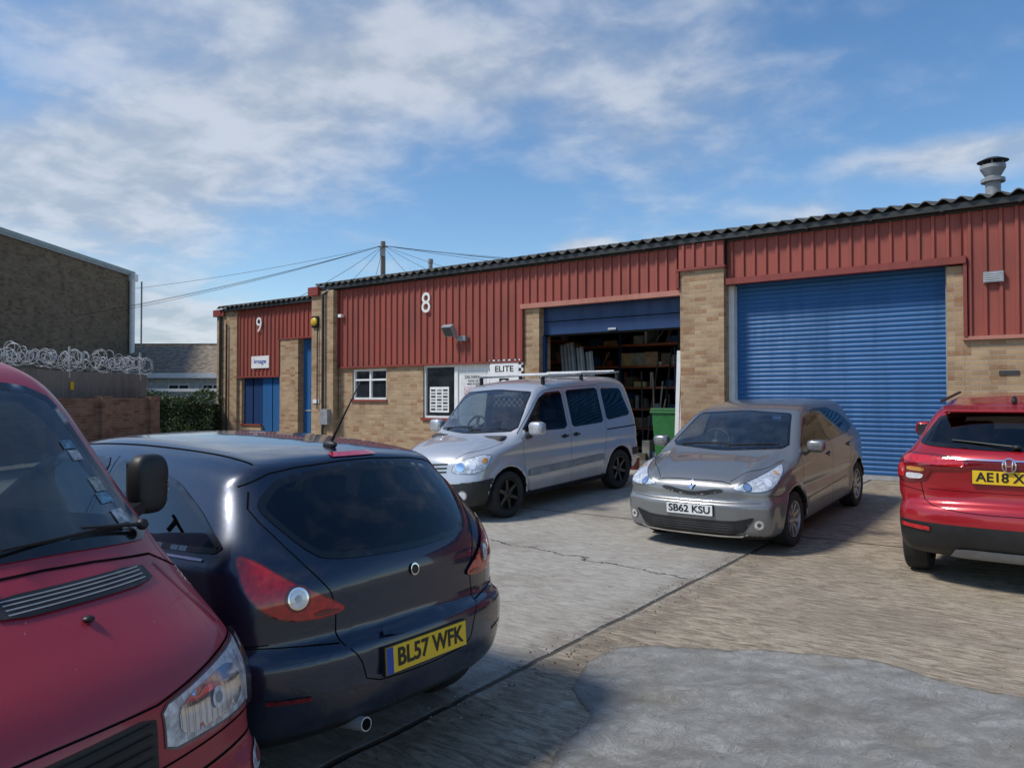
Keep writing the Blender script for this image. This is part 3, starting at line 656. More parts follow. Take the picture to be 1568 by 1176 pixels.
b=MB(); b.ell((-1.35,0,1.59),(.09,.022,.045),BLACKP); b.build('shark_fin_aerial',c.root,smooth=True)
w0=c.ray(180,.05,1.225,.03)[0]; w1=c.ray(180,-.42,1.27,.02)[0]
b=MB(); b.cyl(w0,w1,.012,.006,8,INK); b.ell(tuple(w0),(.03,.035,.02),INK); b.build('rear_wiper',c.root)
for sg in(1,-1):
    b=MB(); b.cyl((.3,sg*.60,1.585),(-1.3,sg*.57,1.585),.014,.014,8,BLACKP); b.build('roof_rail',c.root)
c.mirror(.72,1.0,1.14,REDH); doors(c,[-.13],.3,1.05)
c.wheels((10,.03),RIM)
def hb(C,N):
    m=C[:,2]<.40
    m|=(C[:,0]<-1.6)&(C[:,2]<.60)
    for ax in(1.305,-1.305): m|=(np.sqrt((C[:,0]-ax)**2+(C[:,2]-.335)**2)<.46)&(np.abs(C[:,1])>.6)&(C[:,2]<.78)
    return m
c.finish(REDH,black=hb)
# ---- red van
P=dict(xf=2.38,xr=-2.45,ax=(1.45,-1.45),wr=.32,ar=.38,H=1.90,ty=.78,wsb=1.78,wst=1.42,dw=.76,dz=1.14,sz=1.25,seatx=.75,
 prof=[(-2.35,.28),(-2.45,.5),(-2.45,.9),(-2.43,1.5),(-2.35,1.82),(-2.1,1.9),(-1,1.91),(0,1.90),(.9,1.88),(1.28,1.83),(1.45,1.74),(1.68,1.48),(1.90,1.235),(1.98,1.165),(2.12,1.055),(2.25,.945),(2.31,.85),(2.325,.73),(2.34,.60),(2.375,.54),(2.38,.38),(2.3,.26),(2.1,.2),(1.2,.2),(0,.2),(-1.2,.2)],
 sec=[(.15,.84),(.3,.89),(.55,.92),(.85,.92),(1.1,.90),(1.25,.865),(1.5,.80),(1.75,.73),(1.9,.62)],kr=(.03,.06),kf=(.10,.15),tf=.05,tr=.02,gt=0,k=.09,crease=(.6,.008),flare=.02,crown=.06,h=.019)
c=Car('red_van',(-3.195,2.695),-25,P)
c.patch('windscreen',0,[(-.79,1.20),(-.74,1.40),(-.655,1.72),(0,1.765),(.655,1.72),(.74,1.40),(.79,1.20),(.4,1.225),(0,1.235),(-.4,1.225)],GLV,frit=.03,cut=True,sm=2,r=.12)
c.patch('door_window',90,[(1.6,1.22),(1.25,1.62),(1.1,1.7),(.4,1.7),(.4,1.2)],GL,frit=.03,cut=True,sym=True,sm=1,r=.1)
HL=[(2.29,.40,.72),(2.20,.70,.70),(2.04,.885,.71),(1.98,.895,.885),(2.06,.86,.905),(2.22,.62,.875),(2.29,.40,.845)]
c.patch('headlamp_housing',28,HL,LAMPH,off=.003,sym=True,g=.015,frit=.007,fm=LAMPD,sm=1,r=.12)
c.patch('lamp_reflector',28,[(2.27,.45,.735),(2.14,.74,.72),(2.14,.74,.865),(2.27,.45,.835)],CHROME,off=.007,sym=True,g=.02,sm=2,r=.2)
c.disc('lamp_bulb',28,(2.22,.61,.79),.030,LAMPW,.012); c.disc('bulb_shade',28,(2.22,.61,.79),.016,GREY,.014)
c.seam(28,[(2.12,.765,.875),(2.14,.765,.715)],.010,LAMPH,.012)
for y,x in ((.79,2.1),(.81,2.07),(.83,2.04),(.85,2.01)): c.seam(28,[(x,y,.87),(x,y,.73)],.003,GREY,.008)
for y in(.46,.49,.52,.55,.58,.61,.64,.67,.70): c.seam(28,[(2.26,y,.85),(2.26,y,.73)],.002,GREY,.0150)
c.patch('headlamp_lens',28,HL,LENS,off=.018,sym=True,g=.02,sm=1,r=.12)
c.patch('grille',0,[(-.38,.64),(-.38,.835),(.38,.835),(.38,.64)],BLACKP,off=.004,sm=1,r=.06)
for z in (.67,.70,.73,.76,.79,.817): c.seam(0,[(-.37,z),(.37,z)],.010,RUBBER,.014,sym=False,name='grille_slat')
c.seam(0,[(-.40,.853),(0,.862),(.40,.853)],.006,sym=False); c.seam(28,[(2.29,.40,.853),(2.2,.64,.885),(2.05,.86,.915),(1.98,.9,.91)],.006)
c.seam(0,[(-.9,.61),(-.45,.62),(.45,.62),(.9,.61)],.008,sym=False); c.seam(28,[(2.3,.38,.69),(2.1,.84,.68),(1.95,.92,.685)],.006)
c.seam(0,[(.87,.92),(.81,1.155),(.4,1.195),(0,1.20),(-.4,1.195),(-.81,1.155),(-.87,.92)],.006,sym=False)
c.seam(0,[(.80,.95),(.72,1.14)],.010,REDV,.006)
for y0 in(.12,-.66):
    c.patch('cowl_vent',0,[(y0,1.11),(y0+.54,1.10),(y0+.53,1.15),(y0,1.16)],BLACKP,off=.006,sm=1,r=.15)
    for z in(1.117,1.127,1.137,1.146): c.seam(0,[(y0+.03,z+.002),(y0+.5,z-.004)],.003,GREY,.010,sym=False,name='vent_slat')
b=MB(); p=c.ray(0,.34,1.07,.006)[0]; b.ell(tuple(p),(.016,.016,.01),INK); b.build('washer_jet',c.root,smooth=True)
for y0,y1 in((.74,.22),(.1,-.45)):
    v0=c.ray(0,y0,1.235,.03)[0]; v1=c.ray(0,y1,1.252,.022)[0]; vm=c.ray(0,(y0+y1)/2,1.265,.03)[0]
    b=MB(); b.cyl(v0,vm,.007,.005,8,INK); b.cyl(c.ray(0,y0-.05,1.252,.02)[0],v1,.006,.005,8,INK); b.ell(tuple(v0),(.02,.02,.02),INK); b.build('wiper',c.root)
STK=[pmat('sticker_white',(.36,.38,.40),.5,var=.5,vs=50),pmat('sticker_blue',(.13,.25,.34),.5,var=.5,vs=50),pmat('sticker_pale',(.25,.28,.25),.5,var=.6,vs=50)]
for i,(y,z,w,h) in enumerate([(.725,1.285,.055,.04),(.70,1.35,.06,.022),(.695,1.395,.05,.03),(.665,1.49,.045,.022),(.655,1.525,.05,.018)]):
    c.patch('windscreen_sticker',0,[(y-w,z-h),(y,z-h),(y-h*.25,z+h*.5),(y-w-h*.25,z+h*.5)],STK[i%3],off=.008,sm=0,g=.02)
c.patch('lizard_sticker',28,[(2.2,.74,.56),(2.12,.84,.575),(2.1,.85,.52),(2.2,.73,.50)],STK[0],off=.006,g=.02)
c.patch('lizard_motif',28,[(2.18,.76,.55),(2.14,.81,.56),(2.13,.82,.53),(2.18,.76,.515)],TRIMR,off=.008,g=.02)
c.mirror(1.49,1.02,1.35,BLACKP,(.05,.075,.115),.84)
c.seam(90,[(1.75,.4),(1.8,.9),(1.72,1.2),(1.25,1.68)]); c.handle(.55,1.0,BLACKP)
c.patch('bumper_intake',0,[(-.5,.34),(-.5,.45),(.5,.45),(.5,.34)],BLACKP,off=.004)
b=MB(); b.cyl((.95,-.75,1.97),(.95,.75,1.97),.018,.018,8,BLACKP); b.cyl((-.9,-.75,1.97),(-.9,.75,1.97),.018,.018,8,BLACKP)
for x in(.95,-.9):
    for sg in(1,-1): b.box(x-.03,x+.03,sg*.68-.02,sg*.68+.02,1.85,1.97,BLACKP)
b.build('roof_bars',c.root)
c.wheels((8,.04),RIM); c.finish(REDV)
# ================================================================ BUILDINGS
ROT=(0,0,rad(-36.58))
def bframe(name): return empty(name,(P0[0],P0[1],0),ROT)
def cladding(name,par,u0,u1,z0,z1,yb=-.02,pitch=.2):
    prof=[]; u=u0
    while u<u1:
        for du,dy in((0,0),(.06,0),(.075,-.035),(.115,-.035),(.13,0)):
            if u+du<u1: prof.append((u+du,yb+dy))
        u+=pitch
    prof.append((u1,yb))
    v=[];f=[]
    for x,y in prof: v+=[(x,y,z0),(x,y,z1)]
    for i in range(len(prof)-1): f.append((2*i,2*i+2,2*i+3,2*i+1))
    return mkobj(name,v,f,[CLAD],par)
def waveroof(par,u0,u1,y0,y1,z0,slope=.2,pitch=.24,amp=.036):
    xs=np.arange(u0,u1+.01,.03); v=[];f=[]; n=len(xs)
    ys=[y0,y1]
    for y in ys:
        for t in (0,-.018):
            for x in xs: v.append((x,y+(.012*math.sin(x*2.3) if y==y0 else 0),z0+t+amp*math.sin(2*math.pi*x/pitch)+slope*(y-y0)))
    for i in range(n-1):
        f.append((i,i+1,2*n+i+1,2*n+i)); f.append((n+i,3*n+i,3*n+i+1,n+i+1)); f.append((i,n+i,n+i+1,i+1))
    ob=mkobj('corrugated_roof',v,f,[ROOFM],par,True); autosm(ob,50)
B=bframe('industrial_unit_building')
w=MB()
def wl(u0,u1,z0,z1,y0=0,y1=.25,m=BUFF): w.box(u0,u1,y0,y1,z0,z1,m)
wl(-13.5,-12.42,.1,2.47); wl(-12.42,-11.18,.1,1.65); wl(-12.42,-11.18,2.42,2.47); wl(-11.18,-9.94,.1,2.47); wl(-9.94,-8.94,.1,1.22); wl(-7.92,-6.94,.1,2.47)
wl(-6.94,-6.56,.1,3.60,-.03,.40); wl(-3.30,-2.46,.1,4.03,-.14,.40); wl(1.03,1.26,.1,3.70,-.004,.40); wl(1.26,9,.1,2.57)
wl(-13.78,-12.92,.1,4.50,-.22,.25)
w.build('brick_walls',B)
bk=MB(); bk.box(-12.9,-6.94,.003,.2,2.475,4.5,DASH); bk.box(-6.94,9,.003,.2,3.86,4.5,DASH); bk.box(1.27,9,.003,.2,2.575,3.86,DASH); bk.build('backing_wall',B)
cladding('cladding_left',B,-12.9,-6.92,2.49,4.52); cladding('cladding_over_open_door',B,-6.92,-3.32,3.71,4.52); cladding('cladding_over_pier',B,-3.32,-2.44,4.05,4.52,-.15); cladding('cladding_over_shutter',B,-2.44,1.25,3.84,4.52); cladding('cladding_right',B,1.25,9,2.62,4.52)
t=MB()
t.box(-12.93,-6.93,-.075,0,2.455,2.50,TRIMR); t.box(1.24,9,-.075,0,2.56,2.615,TRIMP)
t.box(-7.0,-3.31,-.11,.05,3.60,3.70,TRIMP); t.box(-2.45,1.30,-.11,.05,3.72,3.83,TRIMR); t.box(-7.01,-6.95,-.1,0,2.5,3.6,TRIMR)
t.box(1.265,1.31,-.09,0,2.61,3.73,TRIMR); t.box(-3.36,-2.42,-.20,0,4.03,4.075,TRIMR); t.box(-3.365,-3.31,-.19,0,3.72,4.03,TRIMR)
t.box(-13.85,-13.45,-.30,.0,4.40,4.62,TRIMR); t.box(-12.95,-12.88,-.09,0,2.47,4.5,TRIMR)
t.build('red_flashings',B)
g=MB(); g.box(-13.45,9,-.21,-.07,4.53,4.62,BLACKG); g.box(-13.45,9,-.068,.05,4.50,4.68,BLACKG)
g.cyl((-13.25,-.28,4.4),(-13.25,-.28,.4),.035,.035,10,BLACKG); g.cyl((-13.25,-.28,4.4),(-13.1,-.15,4.55),.035,.035,10,BLACKG)
g.cyl((-12.85,-.1,2.6),(-12.85,-.1,1.2),.012,.012,6,BLACKG)
for u in np.arange(-13,9,1.0): g.box(u-.02,u+.02,-.22,-.05,4.515,4.53,BLACKG)
g.build('gutter',B)
waveroof(B,-13.6,9.2,-.26,7,4.675)
s=MB()
s.box(-13.5,-13.25,.25,14,.1,4.5,BUFF); s.box(8.75,9,.25,14,.1,4.5,BUFF); s.box(-13.5,9,13.8,14,.1,5.9,BUFF)
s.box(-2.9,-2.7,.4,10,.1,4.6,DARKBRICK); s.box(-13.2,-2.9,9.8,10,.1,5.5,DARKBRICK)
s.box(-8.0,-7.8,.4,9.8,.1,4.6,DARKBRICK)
s.box(-13.2,9,.4,13.7,4.45,4.5,DASH); s.build('shell_walls',B)
fl=MB(); fl.box(-13.2,8.7,.25,13.7,.2,.352,pmat('floor_paint',(.14,.13,.12),.7)); fl.build('floor_slab',B)
def shutter(name,u0,u1,z0,z1,y,mat,pitch=.078):
    v=[];f=[];z=z0;pr=[]
    while z<z1:
        pr+=[(y+.004,z),(y-.010,z+pitch*.2),(y-.014,z+pitch*.5),(y-.010,z+pitch*.8),(y+.004,z+pitch*.97)]; z+=pitch
    for a,b_ in pr: v+=[(u0,a,b_),(u1,a,b_)]
    for i in range(len(pr)-1): f.append((2*i,2*i+1,2*i+3,2*i+2))
    o=mkobj(name,v,f,[mat],B,True); autosm(o,50)
shutter('roller_shutter',-2.36,1.05,.42,3.8,.26,BLUE)
d=MB(); d.box(-2.36,1.04,.22,.29,.345,.42,GALV); d.box(-2.46,-2.36,.10,.30,.34,3.72,WHITE); d.box(1.0,1.03,.1,.3,.34,3.72,GREY)
d.box(-6.56,-3.30,.16,.22,3.03,3.62,BLUED); d.box(-6.56,-3.30,.13,.24,2.99,3.03,SEAM); d.box(-6.56,-3.3,.15,.16,3.30,3.315,SEAM)
d.box(-4.98,-4.80,.12,.155,3.06,3.10,GALV)
d.box(-6.555,-6.50,.1,.2,.34,3.0,BLUED); d.box(-3.36,-3.305,.1,.2,.34,3.0,GREY)
d.build('sectional_door',B)
WG=pmat('window_dark_glass',(.02,.025,.03),.06,coat=.6,var=.4,vs=2)
n=MB()
def win(u0,u1,z0,z1,bars=(),hb=()):
    n.box(u0,u1,.10,.12,z0,z1,WG)
    fw=.05
    n.box(u0,u0+fw,.04,.105,z0,z1,WHITE); n.box(u1-fw,u1,.04,.105,z0,z1,WHITE); n.box(u0+fw,u1-fw,.04,.105,z0,z0+fw,WHITE); n.box(u0+fw,u1-fw,.04,.105,z1-fw,z1,WHITE)
    for x in bars: n.box(x-.03,x+.03,.042,.103,z0+fw,z1-fw,WHITE)
    for z in hb: n.box(u0+fw,u1-fw,.046,.101,z-.022,z+.022,WHITE)
win(-12.42,-11.18,1.65,2.42,(-11.8,),(2.15,)); win(-9.94,-8.94,1.22,2.46)
n.box(-12.46,-11.14,-.05,.03,1.60,1.65,TRIMR); n.box(-9.98,-8.9,-.05,.03,1.16,1.22,TRIMR)
n.box(-8.94,-8.88,.03,.11,.34,2.46,WHITE); n.box(-7.98,-7.92,.03,.11,.34,2.46,WHITE); n.box(-8.88,-7.98,.03,.11,2.40,2.46,WHITE)
n.box(-8.88,-7.98,.06,.10,.34,2.40,WHITE); n.box(-8.8,-8.06,.052,.06,1.3,2.3,pmat('door_panel',(.66,.66,.65),.4,var=.05))
n.box(-8.70,-8.4,.045,.052,1.75,1.95,pmat('notice_paper',(.5,.42,.45),.6,vs=30,var=.5)); n.box(-8.36,-8.2,.045,.052,1.9,2.0,GREY); n.box(-8.06,-8.02,.0,.06,1.35,1.39,GALV)
n.box(-9.80,-9.2,.088,.098,1.35,1.95,WHITE)
for i in range(7):
    for k in range(3): n.box(-9.76+k*.19,-9.62+k*.19,.084,.088,1.40+i*.075,1.44+i*.075,GREY if (i+k)%2 else INK)
n.build('windows_and_door',B)
text(B,'DELIVERIES',(-8.43,.05,2.16),(math.pi/2,0,0),.5,.07,INK,extr=.001); text(B,'PLEASE USE\nMAIN DOOR',(-8.43,.05,2.04),(math.pi/2,0,0),.35,.12,INK,extr=.001)
m,nt,out=newmat('checker_sign'); tc=nd(nt,'ShaderNodeTexCoord').outputs['Object']
tc=nd(nt,'ShaderNodeMapping',{0:tc,1:(.01,.5,.02)}).outputs[0]
ck=nd(nt,'ShaderNodeTexChecker',{'Vector':tc,'Scale':14,'Color1':(.02,.02,.02,1),'Color2':(.75,.75,.75,1)}); bb=nd(nt,'ShaderNodeBsdfPrincipled',{'Base Color':ck.outputs[0],'Roughness':.4}); nt.links.new(bb.outputs[0],out.inputs[0]); CHK=m
SG=empty('workshop_sign',B.location,ROT)
n=MB(); n.box(-7.88,-6.96,-.055,-.032,1.50,2.53,CHK); n.box(-7.86,-7.08,-.060,-.055,1.72,2.47,WHITE); n.box(-7.60,-7.34,-.064,-.060,1.93,2.12,INK); n.ell((-7.47,-.066,2.02),(.10,.004,.06),WHITE); n.build('sign_board',SG)
text(SG,'ELITE',(-7.47,-.064,2.32),(math.pi/2,0,0),.5,.13,INK,extr=.001)
text(B,'8',(-9.78,-.075,3.92),(math.pi/2,0,0),.27,.48,WHITE,'unit_number',.01,bold=.0)
n=MB(); M=Matrix.Translation((-8.87,-.28,3.22))@Matrix.Rotation(rad(35),4,'X'); n.box(-.15,.15,-.06,.06,-.13,.13,GREY,M); n.box(-.13,.13,-.066,-.06,-.11,.11,WG,M); n.box(-8.75,-8.5,-.16,-.05,2.98,3.1,GREY); n.cyl((-8.75,-.1,3.04),(-8.87,-.25,3.15),.02,.02,8,GREY); n.build('flood_light',B,bevel=.008)
n=MB()
n.box(-13.72,-13.48,-.27,-.22,3.55,3.85,BLACKP); n.ell((-13.6,-.29,3.7),(.12,.05,.11),pmat('alarm_yellow',(.6,.4,.03),.4)); n.box(-12.82,-12.70,-.15,-.06,3.78,3.86,WHITE)
n.box(-13.30,-13.0,-.34,-.22,1.0,1.4,GREY); n.cyl((-13.5,-.26,3.55),(-13.5,-.26,1.4),.015,.015,6,BLACKP)
n.box(1.52,1.78,-.10,-.04,3.40,3.56,GREY)
for i in range(5): n.box(1.53,1.77,-.106,-.10,3.415+i*.028,3.43+i*.028,GALV)
n.box(1.70,1.95,-.02,0,2.03,2.09,DASH); n.box(-13.7,-13.45,-.24,-.22,1.55,1.65,WHITE)
n.build('wall_fittings',B)
n=MB(); fx,fy=1.46,2.5
n.cyl((fx,fy,4.9),(fx,fy,5.62),.12,.12,20,GREY); n.cyl((fx,fy,5.5),(fx,fy,5.56),.19,.19,20,GREY); n.cyl((fx,fy,5.62),(fx,fy,5.74),.13,.20,20,GREY); n.cyl((fx,fy,5.74),(fx,fy,5.80),.20,.20,20,GREY)
for a in range(4): n.cyl((fx+.15*math.cos(a*1.57),fy+.15*math.sin(a*1.57),5.8),(fx+.15*math.cos(a*1.57),fy+.15*math.sin(a*1.57),5.87),.012,.012,6,GREY)
n.cyl((fx,fy,5.87),(fx,fy,5.93),.25,.12,20,DASH); ob=n.build('roof_flue',B); autosm(ob,40)
# ---- second unit
B9=bframe('industrial_unit_building'); y9=1.17
w=MB()
def wl(u0,u1,z0,z1,y0=0,y1=.25,m=BUFF): w.box(u0,u1,y9+y0,y9+y1,z0,z1,m)
wl(-20.24,-19.13,.1,4.5,-.08,.25); wl(-19.13,-18.96,.1,2.34); wl(-18.96,-17.95,.1,.85); wl(-16.94,-16.07,.1,3.46,-.05,.3); wl(-15.18,-13.52,.1,3.46,0,.3); wl(-20.24,-20.0,.1,4.5,.25,12); w.box(-13.5,-13.3,.26,y9,.1,4.5,BUFF)
w.build('brick_walls',B9)
def clad9(name,a,b_,z0,z1): return cladding(name,B9,a,b_,z0,z1,y9-.02)
clad9('cladding_left',-19.13,-16.94,2.38,4.5); clad9('cladding_right',-16.94,-13.7,3.5,4.5)
t=MB(); t.box(-19.14,-16.95,y9-.07,y9+.2,2.33,2.38,TRIMR); t.box(-17.0,-13.7,y9-.08,y9+.2,3.46,3.51,TRIMR); t.box(-17.0,-16.94,y9-.08,y9,2.4,3.5,TRIMR)
t.box(-19.13,-13.7,y9+.003,y9+.2,3.52,4.5,DASH); t.box(-19.13,-16.94,y9+.003,y9+.2,2.39,3.52,DASH)
t.box(-20.35,-19.75,y9-.16,y9,4.36,4.58,TRIMR)
t.box(-19.75,-13.7,y9-.2,y9-.06,4.50,4.59,BLACKG); t.box(-19.75,-13.7,y9-.058,y9+.05,4.50,4.66,BLACKG); t.cyl((-19.95,y9-.14,4.4),(-19.95,y9-.14,.4),.045,.045,10,BLACKG); t.cyl((-19.6,y9-.14,4.1),(-19.6,y9-.14,.4),.03,.03,10,BLACKG)
t.build('trim',B9)
t=MB(); t.box(-18.96,-17.95,y9+.1,y9+.14,.85,2.33,BLUED); t.box(-17.95,-16.94,y9+.08,y9+.14,.34,2.33,BLUE); t.box(-17.47,-17.45,y9+.07,y9+.08,.34,2.33,SEAM); t.box(-18.5,-18.46,y9+.09,y9+.1,.85,2.33,SEAM)
t.box(-16.07,-15.18,y9+.16,y9+.2,.34,3.46,BLUE); t.box(-15.64,-15.62,y9+.15,y9+.16,.34,3.46,SEAM); t.box(-16.0,-15.7,y9+.145,y9+.16,1.3,1.34,GALV); t.box(-18.98,-17.93,y9-.04,y9+.05,.82,.87,TRIMR)
t.build('blue_doors',B9)
waveroof(B9,-20.0,-13.75,y9-.25,7,4.64)
t=MB(); t.box(-18.35,-17.45,y9-.075,y9-.06,2.62,3.0,WHITE); t.build('company_sign_board',B9)
text(B9,'image',(-17.9,y9-.078,2.83),(math.pi/2,0,0),.62,.17,EUB,extr=.001); text(B9,'9',(-17.95,y9-.08,3.95),(math.pi/2,0,0),.27,.46,WHITE,'unit_number',.01,bold=.0)
# ================================================================ workshop contents
bx=[pmat('box_%d'%i,c_,.6,var=.3) for i,c_ in enumerate([(.30,.2,.12),(.4,.4,.4),(.16,.03,.02),(.03,.07,.16),(.35,.26,.12),(.05,.05,.05),(.22,.22,.19),(.10,.08,.06)])]
ORG=pmat('rack_beam',(.32,.085,.03),.5)
SH=empty('storage_shelving',(P0[0],P0[1],0),ROT); n=MB()
def item(u,ww,y,z,hmax):
    hh=random.uniform(.06,hmax); r_=random.random(); m_=random.choice(bx); dp=random.uniform(.15,.5)
    if r_<.25: n.cyl((u+ww/2,y+.1+ww/2,z),(u+ww/2,y+.1+ww/2,z+hh),ww/2,ww/2*random.choice([1,.9,.5]),12,m_)
    elif r_<.4:
        n.cyl((u+ww*.3,y+.1,z),(u+ww*.9,y+.3,z+hmax*.95),.02,.02,6,m_); n.cyl((u+ww*.6,y+.1,z),(u+ww*.3,y+.3,z+hmax*.9),.015,.015,6,m_)
    else:
        a=random.uniform(-.25,.25); M=Matrix.Translation((u+ww/2,y+dp/2,z))@Matrix.Rotation(a,4,'Z'); n.box(-ww/2,ww/2,-dp/2,dp/2,0,hh,m_,M)
def rack(u0,u1,y0,y1,levels,top):
    for u in np.linspace(u0,u1,4):
        for y in(y0,y1): n.box(u-.03,u+.03,y-.03,y+.03,.35,top,BLUED)
    for z in levels:
        n.box(u0,u1,y0-.02,y1+.02,z,z+.05,ORG)
        u=u0+.05
        while u<u1-.3:
            ww=random.uniform(.06,.36); item(u,ww,y0,z+.052,.38); u+=ww+random.choice([0,.02,.05,.25])
rack(-7.6,-3.1,2.7,3.3,[.5,.95,1.4,1.9,2.4,2.9],3.4)
for z in [.6,1.05,1.5,2.0,2.5,3.0]:
    n.box(-7.75,-7.25,1.0,2.6,z,z+.05,ORG); y=1.0
    while y<2.4:
        ww=random.uniform(.12,.35); n.box(-7.70,-7.75+random.uniform(.3,.48),y,y+ww,z+.052,z+.052+random.uniform(.1,.35),random.choice(bx)); y+=ww+.04
for i in range(34):
    u=random.uniform(-5.2,-3.5); y=random.uniform(1.4,2.4); item(u,random.uniform(.12,.4),y,.352+random.choice([0,0,.35,.7]),.5)
for i in range(12):
    u=random.uniform(-5.6,-3.5); y=random.uniform(1.4,2.4); n.cyl((u,y,.36),(u+random.uniform(-.25,.25),y+.3,random.uniform(1.6,2.9)),.02,.02,6,random.choice(bx))
n.build('racks_and_boxes',SH)
n=MB(); SHEET=pmat('sheet_metal',(.22,.25,.27),.4,metal=.5)
for i in range(3):
    M=Matrix.Translation((-6.30+i*.17,.75+i*.1,.36))@Matrix.Rotation(rad(-9),4,'Y')@Matrix.Rotation(rad(-6),4,'X'); n.box(-.02,.36,-.01,.0,0,2.55-.1*i,SHEET,M)
    for k in range(4): n.box(.02+k*.09,.045+k*.09,-.03,-.01,0,2.55-.1*i,GALV,M)
pl=empty('leaning_metal_panels',(P0[0],P0[1],0),ROT); n.build('panels',pl)
cu=empty('strip_curtain',(P0[0],P0[1],0),ROT); n=MB()
for i in range(3):
    M=Matrix.Translation((-3.62+i*.07,.34+i*.012,.4))@Matrix.Rotation(rad(2+i),4,'Y'); n.box(-.04,.04,0,.008,0,2.2-.15*i,WHITE,M)
n.build('strips',cu)
GRN=pmat('green_plastic',(.02,.14,.035),.4)
wb=empty('wheelie_bin',(P0[0],P0[1],0),ROT); n=MB(); bu,by=-4.05,1.0
def fr(n,x0,y0,z0,a,x1,z1,bw,m):
    n.add([(x0-a,y0-a,z0),(x0+a,y0-a,z0),(x0+a,y0+a,z0),(x0-a,y0+a,z0),(x0-bw,y0-bw,z1),(x0+bw,y0-bw,z1),(x0+bw,y0+bw,z1),(x0-bw,y0+bw,z1)],[(0,3,2,1),(4,5,6,7),(0,1,5,4),(1,2,6,5),(2,3,7,6),(3,0,4,7)],m)
fr(n,bu,by,.42,.21,bu,1.40,.27,GRN); n.box(bu-.30,bu+.30,by-.30,by+.30,1.38,1.42,GRN); n.box(bu-.29,bu+.29,by-.29,by+.32,1.425,1.48,GRN); n.cyl((bu-.25,by+.34,1.44),(bu+.25,by+.34,1.44),.02,.02,8,GRN); n.cyl((bu-.27,by+.2,.45),(bu-.22,by+.2,.45),.1,.1,16,RUBBER); n.cyl((bu+.22,by+.2,.45),(bu+.27,by+.2,.45),.1,.1,16,RUBBER); n.build('bin_body',wb,bevel=.02)
for i,(u_,y_,r_,h_,m_) in enumerate([(-4.55,-.35,.13,.28,WHITE),(-4.2,-.3,.12,.22,bx[2]),(-4.35,-.1,.12,.30,WHITE)]):
    e=empty('paint_tin',(P0[0],P0[1],0),ROT); n=MB(); n.cyl((u_,y_,.34),(u_,y_,.34+h_),r_,r_,20,m_); n.cyl((u_,y_,.34+h_),(u_,y_,.35+h_),r_*1.04,r_*1.04,20,GALV); n.build('tin',e)
# ================================================================ left surroundings
bb_=empty('brick_warehouse',(-19,28,0)); n=MB()
n.box(-20,0,-16,10.3,.2,7.85,DARKBRICK); n.box(-20,.12,-16,10.42,7.85,8.0,pmat('green_grey_trim',(.25,.30,.29),.5)); n.box(-.02,.1,-16,10.3,7.75,7.85,GREY)
n.box(-.0,.3,10.0,10.35,7.5,7.85,WHITE); n.cyl((.16,10.05,7.6),(.16,10.05,.5),.13,.13,12,WHITE); n.cyl((.5,10.3,7.5),(.5,10.3,.5),.04,.04,8,GREY)
n.build('warehouse_walls',bb_)
n=MB(); gw=empty('garden_wall',(-10.35,22.2,0),(0,0,math.atan2(-5,-.85)))
n.box(0,14,-.11,.11,.2,1.62,REDBRICK); n.box(0,14,-.13,.13,1.62,1.69,REDBRICK)
for x in(0.2,2.2,5.4): n.box(x-.2,x+.2,-.2,.2,.2,1.74,REDBRICK)
n.build('wall_courses',gw)
fe=empty('timber_fence',(-10.75,22.6,0),(0,0,math.atan2(-5,-.85))); n=MB()
x=0
while x<14: n.box(x,x+.11,-.012+random.uniform(-.004,.004),.012,.3,2.38+random.uniform(-.015,.015),WOOD); x+=.118
n.box(0,14,-.05,-.015,2.2,2.28,WOOD)
n.box(3.0,3.1,.03,.06,1.9,2.1,YEL); n.build('boards',fe)
rw=empty('razor_wire',(-10.75,22.6,0),(0,0,math.atan2(-5,-.85)))
def wire(name,pts,r,mat,par=None):
    cu=bpy.data.curves.new(name,'CURVE'); cu.dimensions='3D'; cu.bevel_depth=r; cu.bevel_resolution=1
    sp=cu.splines.new('POLY'); sp.points.add(len(pts)-1)
    for i,p in enumerate(pts): sp.points[i].co=(*p,1)
    cu.materials.append(mat); o=bpy.data.objects.new(name,cu); col.objects.link(o)
    if par: o.parent=par
    return o
WIRE=pmat('razor_wire_steel',(.62,.63,.64),.4,metal=.3)
n=MB()
for cc_ in range(3):
    pts=[]; ph=random.random()*6; x=0
    for i in range(1250):
        t=i*.34+ph; x=i*.0108+.10*math.sin(i*.11+ph*3)+.07*math.sin(i*.031+cc_)
        r=.17+.06*math.sin(i*.043+ph)+.035*math.sin(i*.21+cc_)
        pts.append((x,r*math.sin(t)+.06*math.sin(i*.07),2.60+cc_*.07+r*math.cos(t)*.9+.06*math.sin(i*.02+cc_*2)))
    wire('coil',pts,.0045,WIRE,rw)
    for i in range(0,1250,1):
        p=pts[i]; M=Matrix.Translation(p)@Matrix.Rotation(random.random()*6,4,'X')@Matrix.Rotation(random.random()*6,4,'Z'); n.add([(-.04,0,0),(0,.011,0),(.04,0,0),(0,-.011,0)],[(0,1,2,3)],WIRE,M)
for x in(.3,3.1,6,9): n.cyl((x,0,2.2),(x,0,3.0),.03,.03,8,GALV)
n.build('barbs_and_posts',rw)
he=empty('hedge',(0,0,0)); N=9000
c0=np.random.rand(N,3); cx=-12.4+3.0*c0[:,0]; cy=24.2+1.3*c0[:,1]; cz=.35+1.4*c0[:,2]
top=1.72+.12*np.sin(cx*3.1)+.08*np.sin(cx*7+1); shell=np.random.rand(N)<.6
cy=np.where(shell,24.15+.12*np.random.randn(N)*.8+.1*np.sin(cx*5)+.08*np.sin(cz*6),cy); cz=np.where(np.random.rand(N)<.2,top+.05*np.random.randn(N),np.minimum(cz,top))
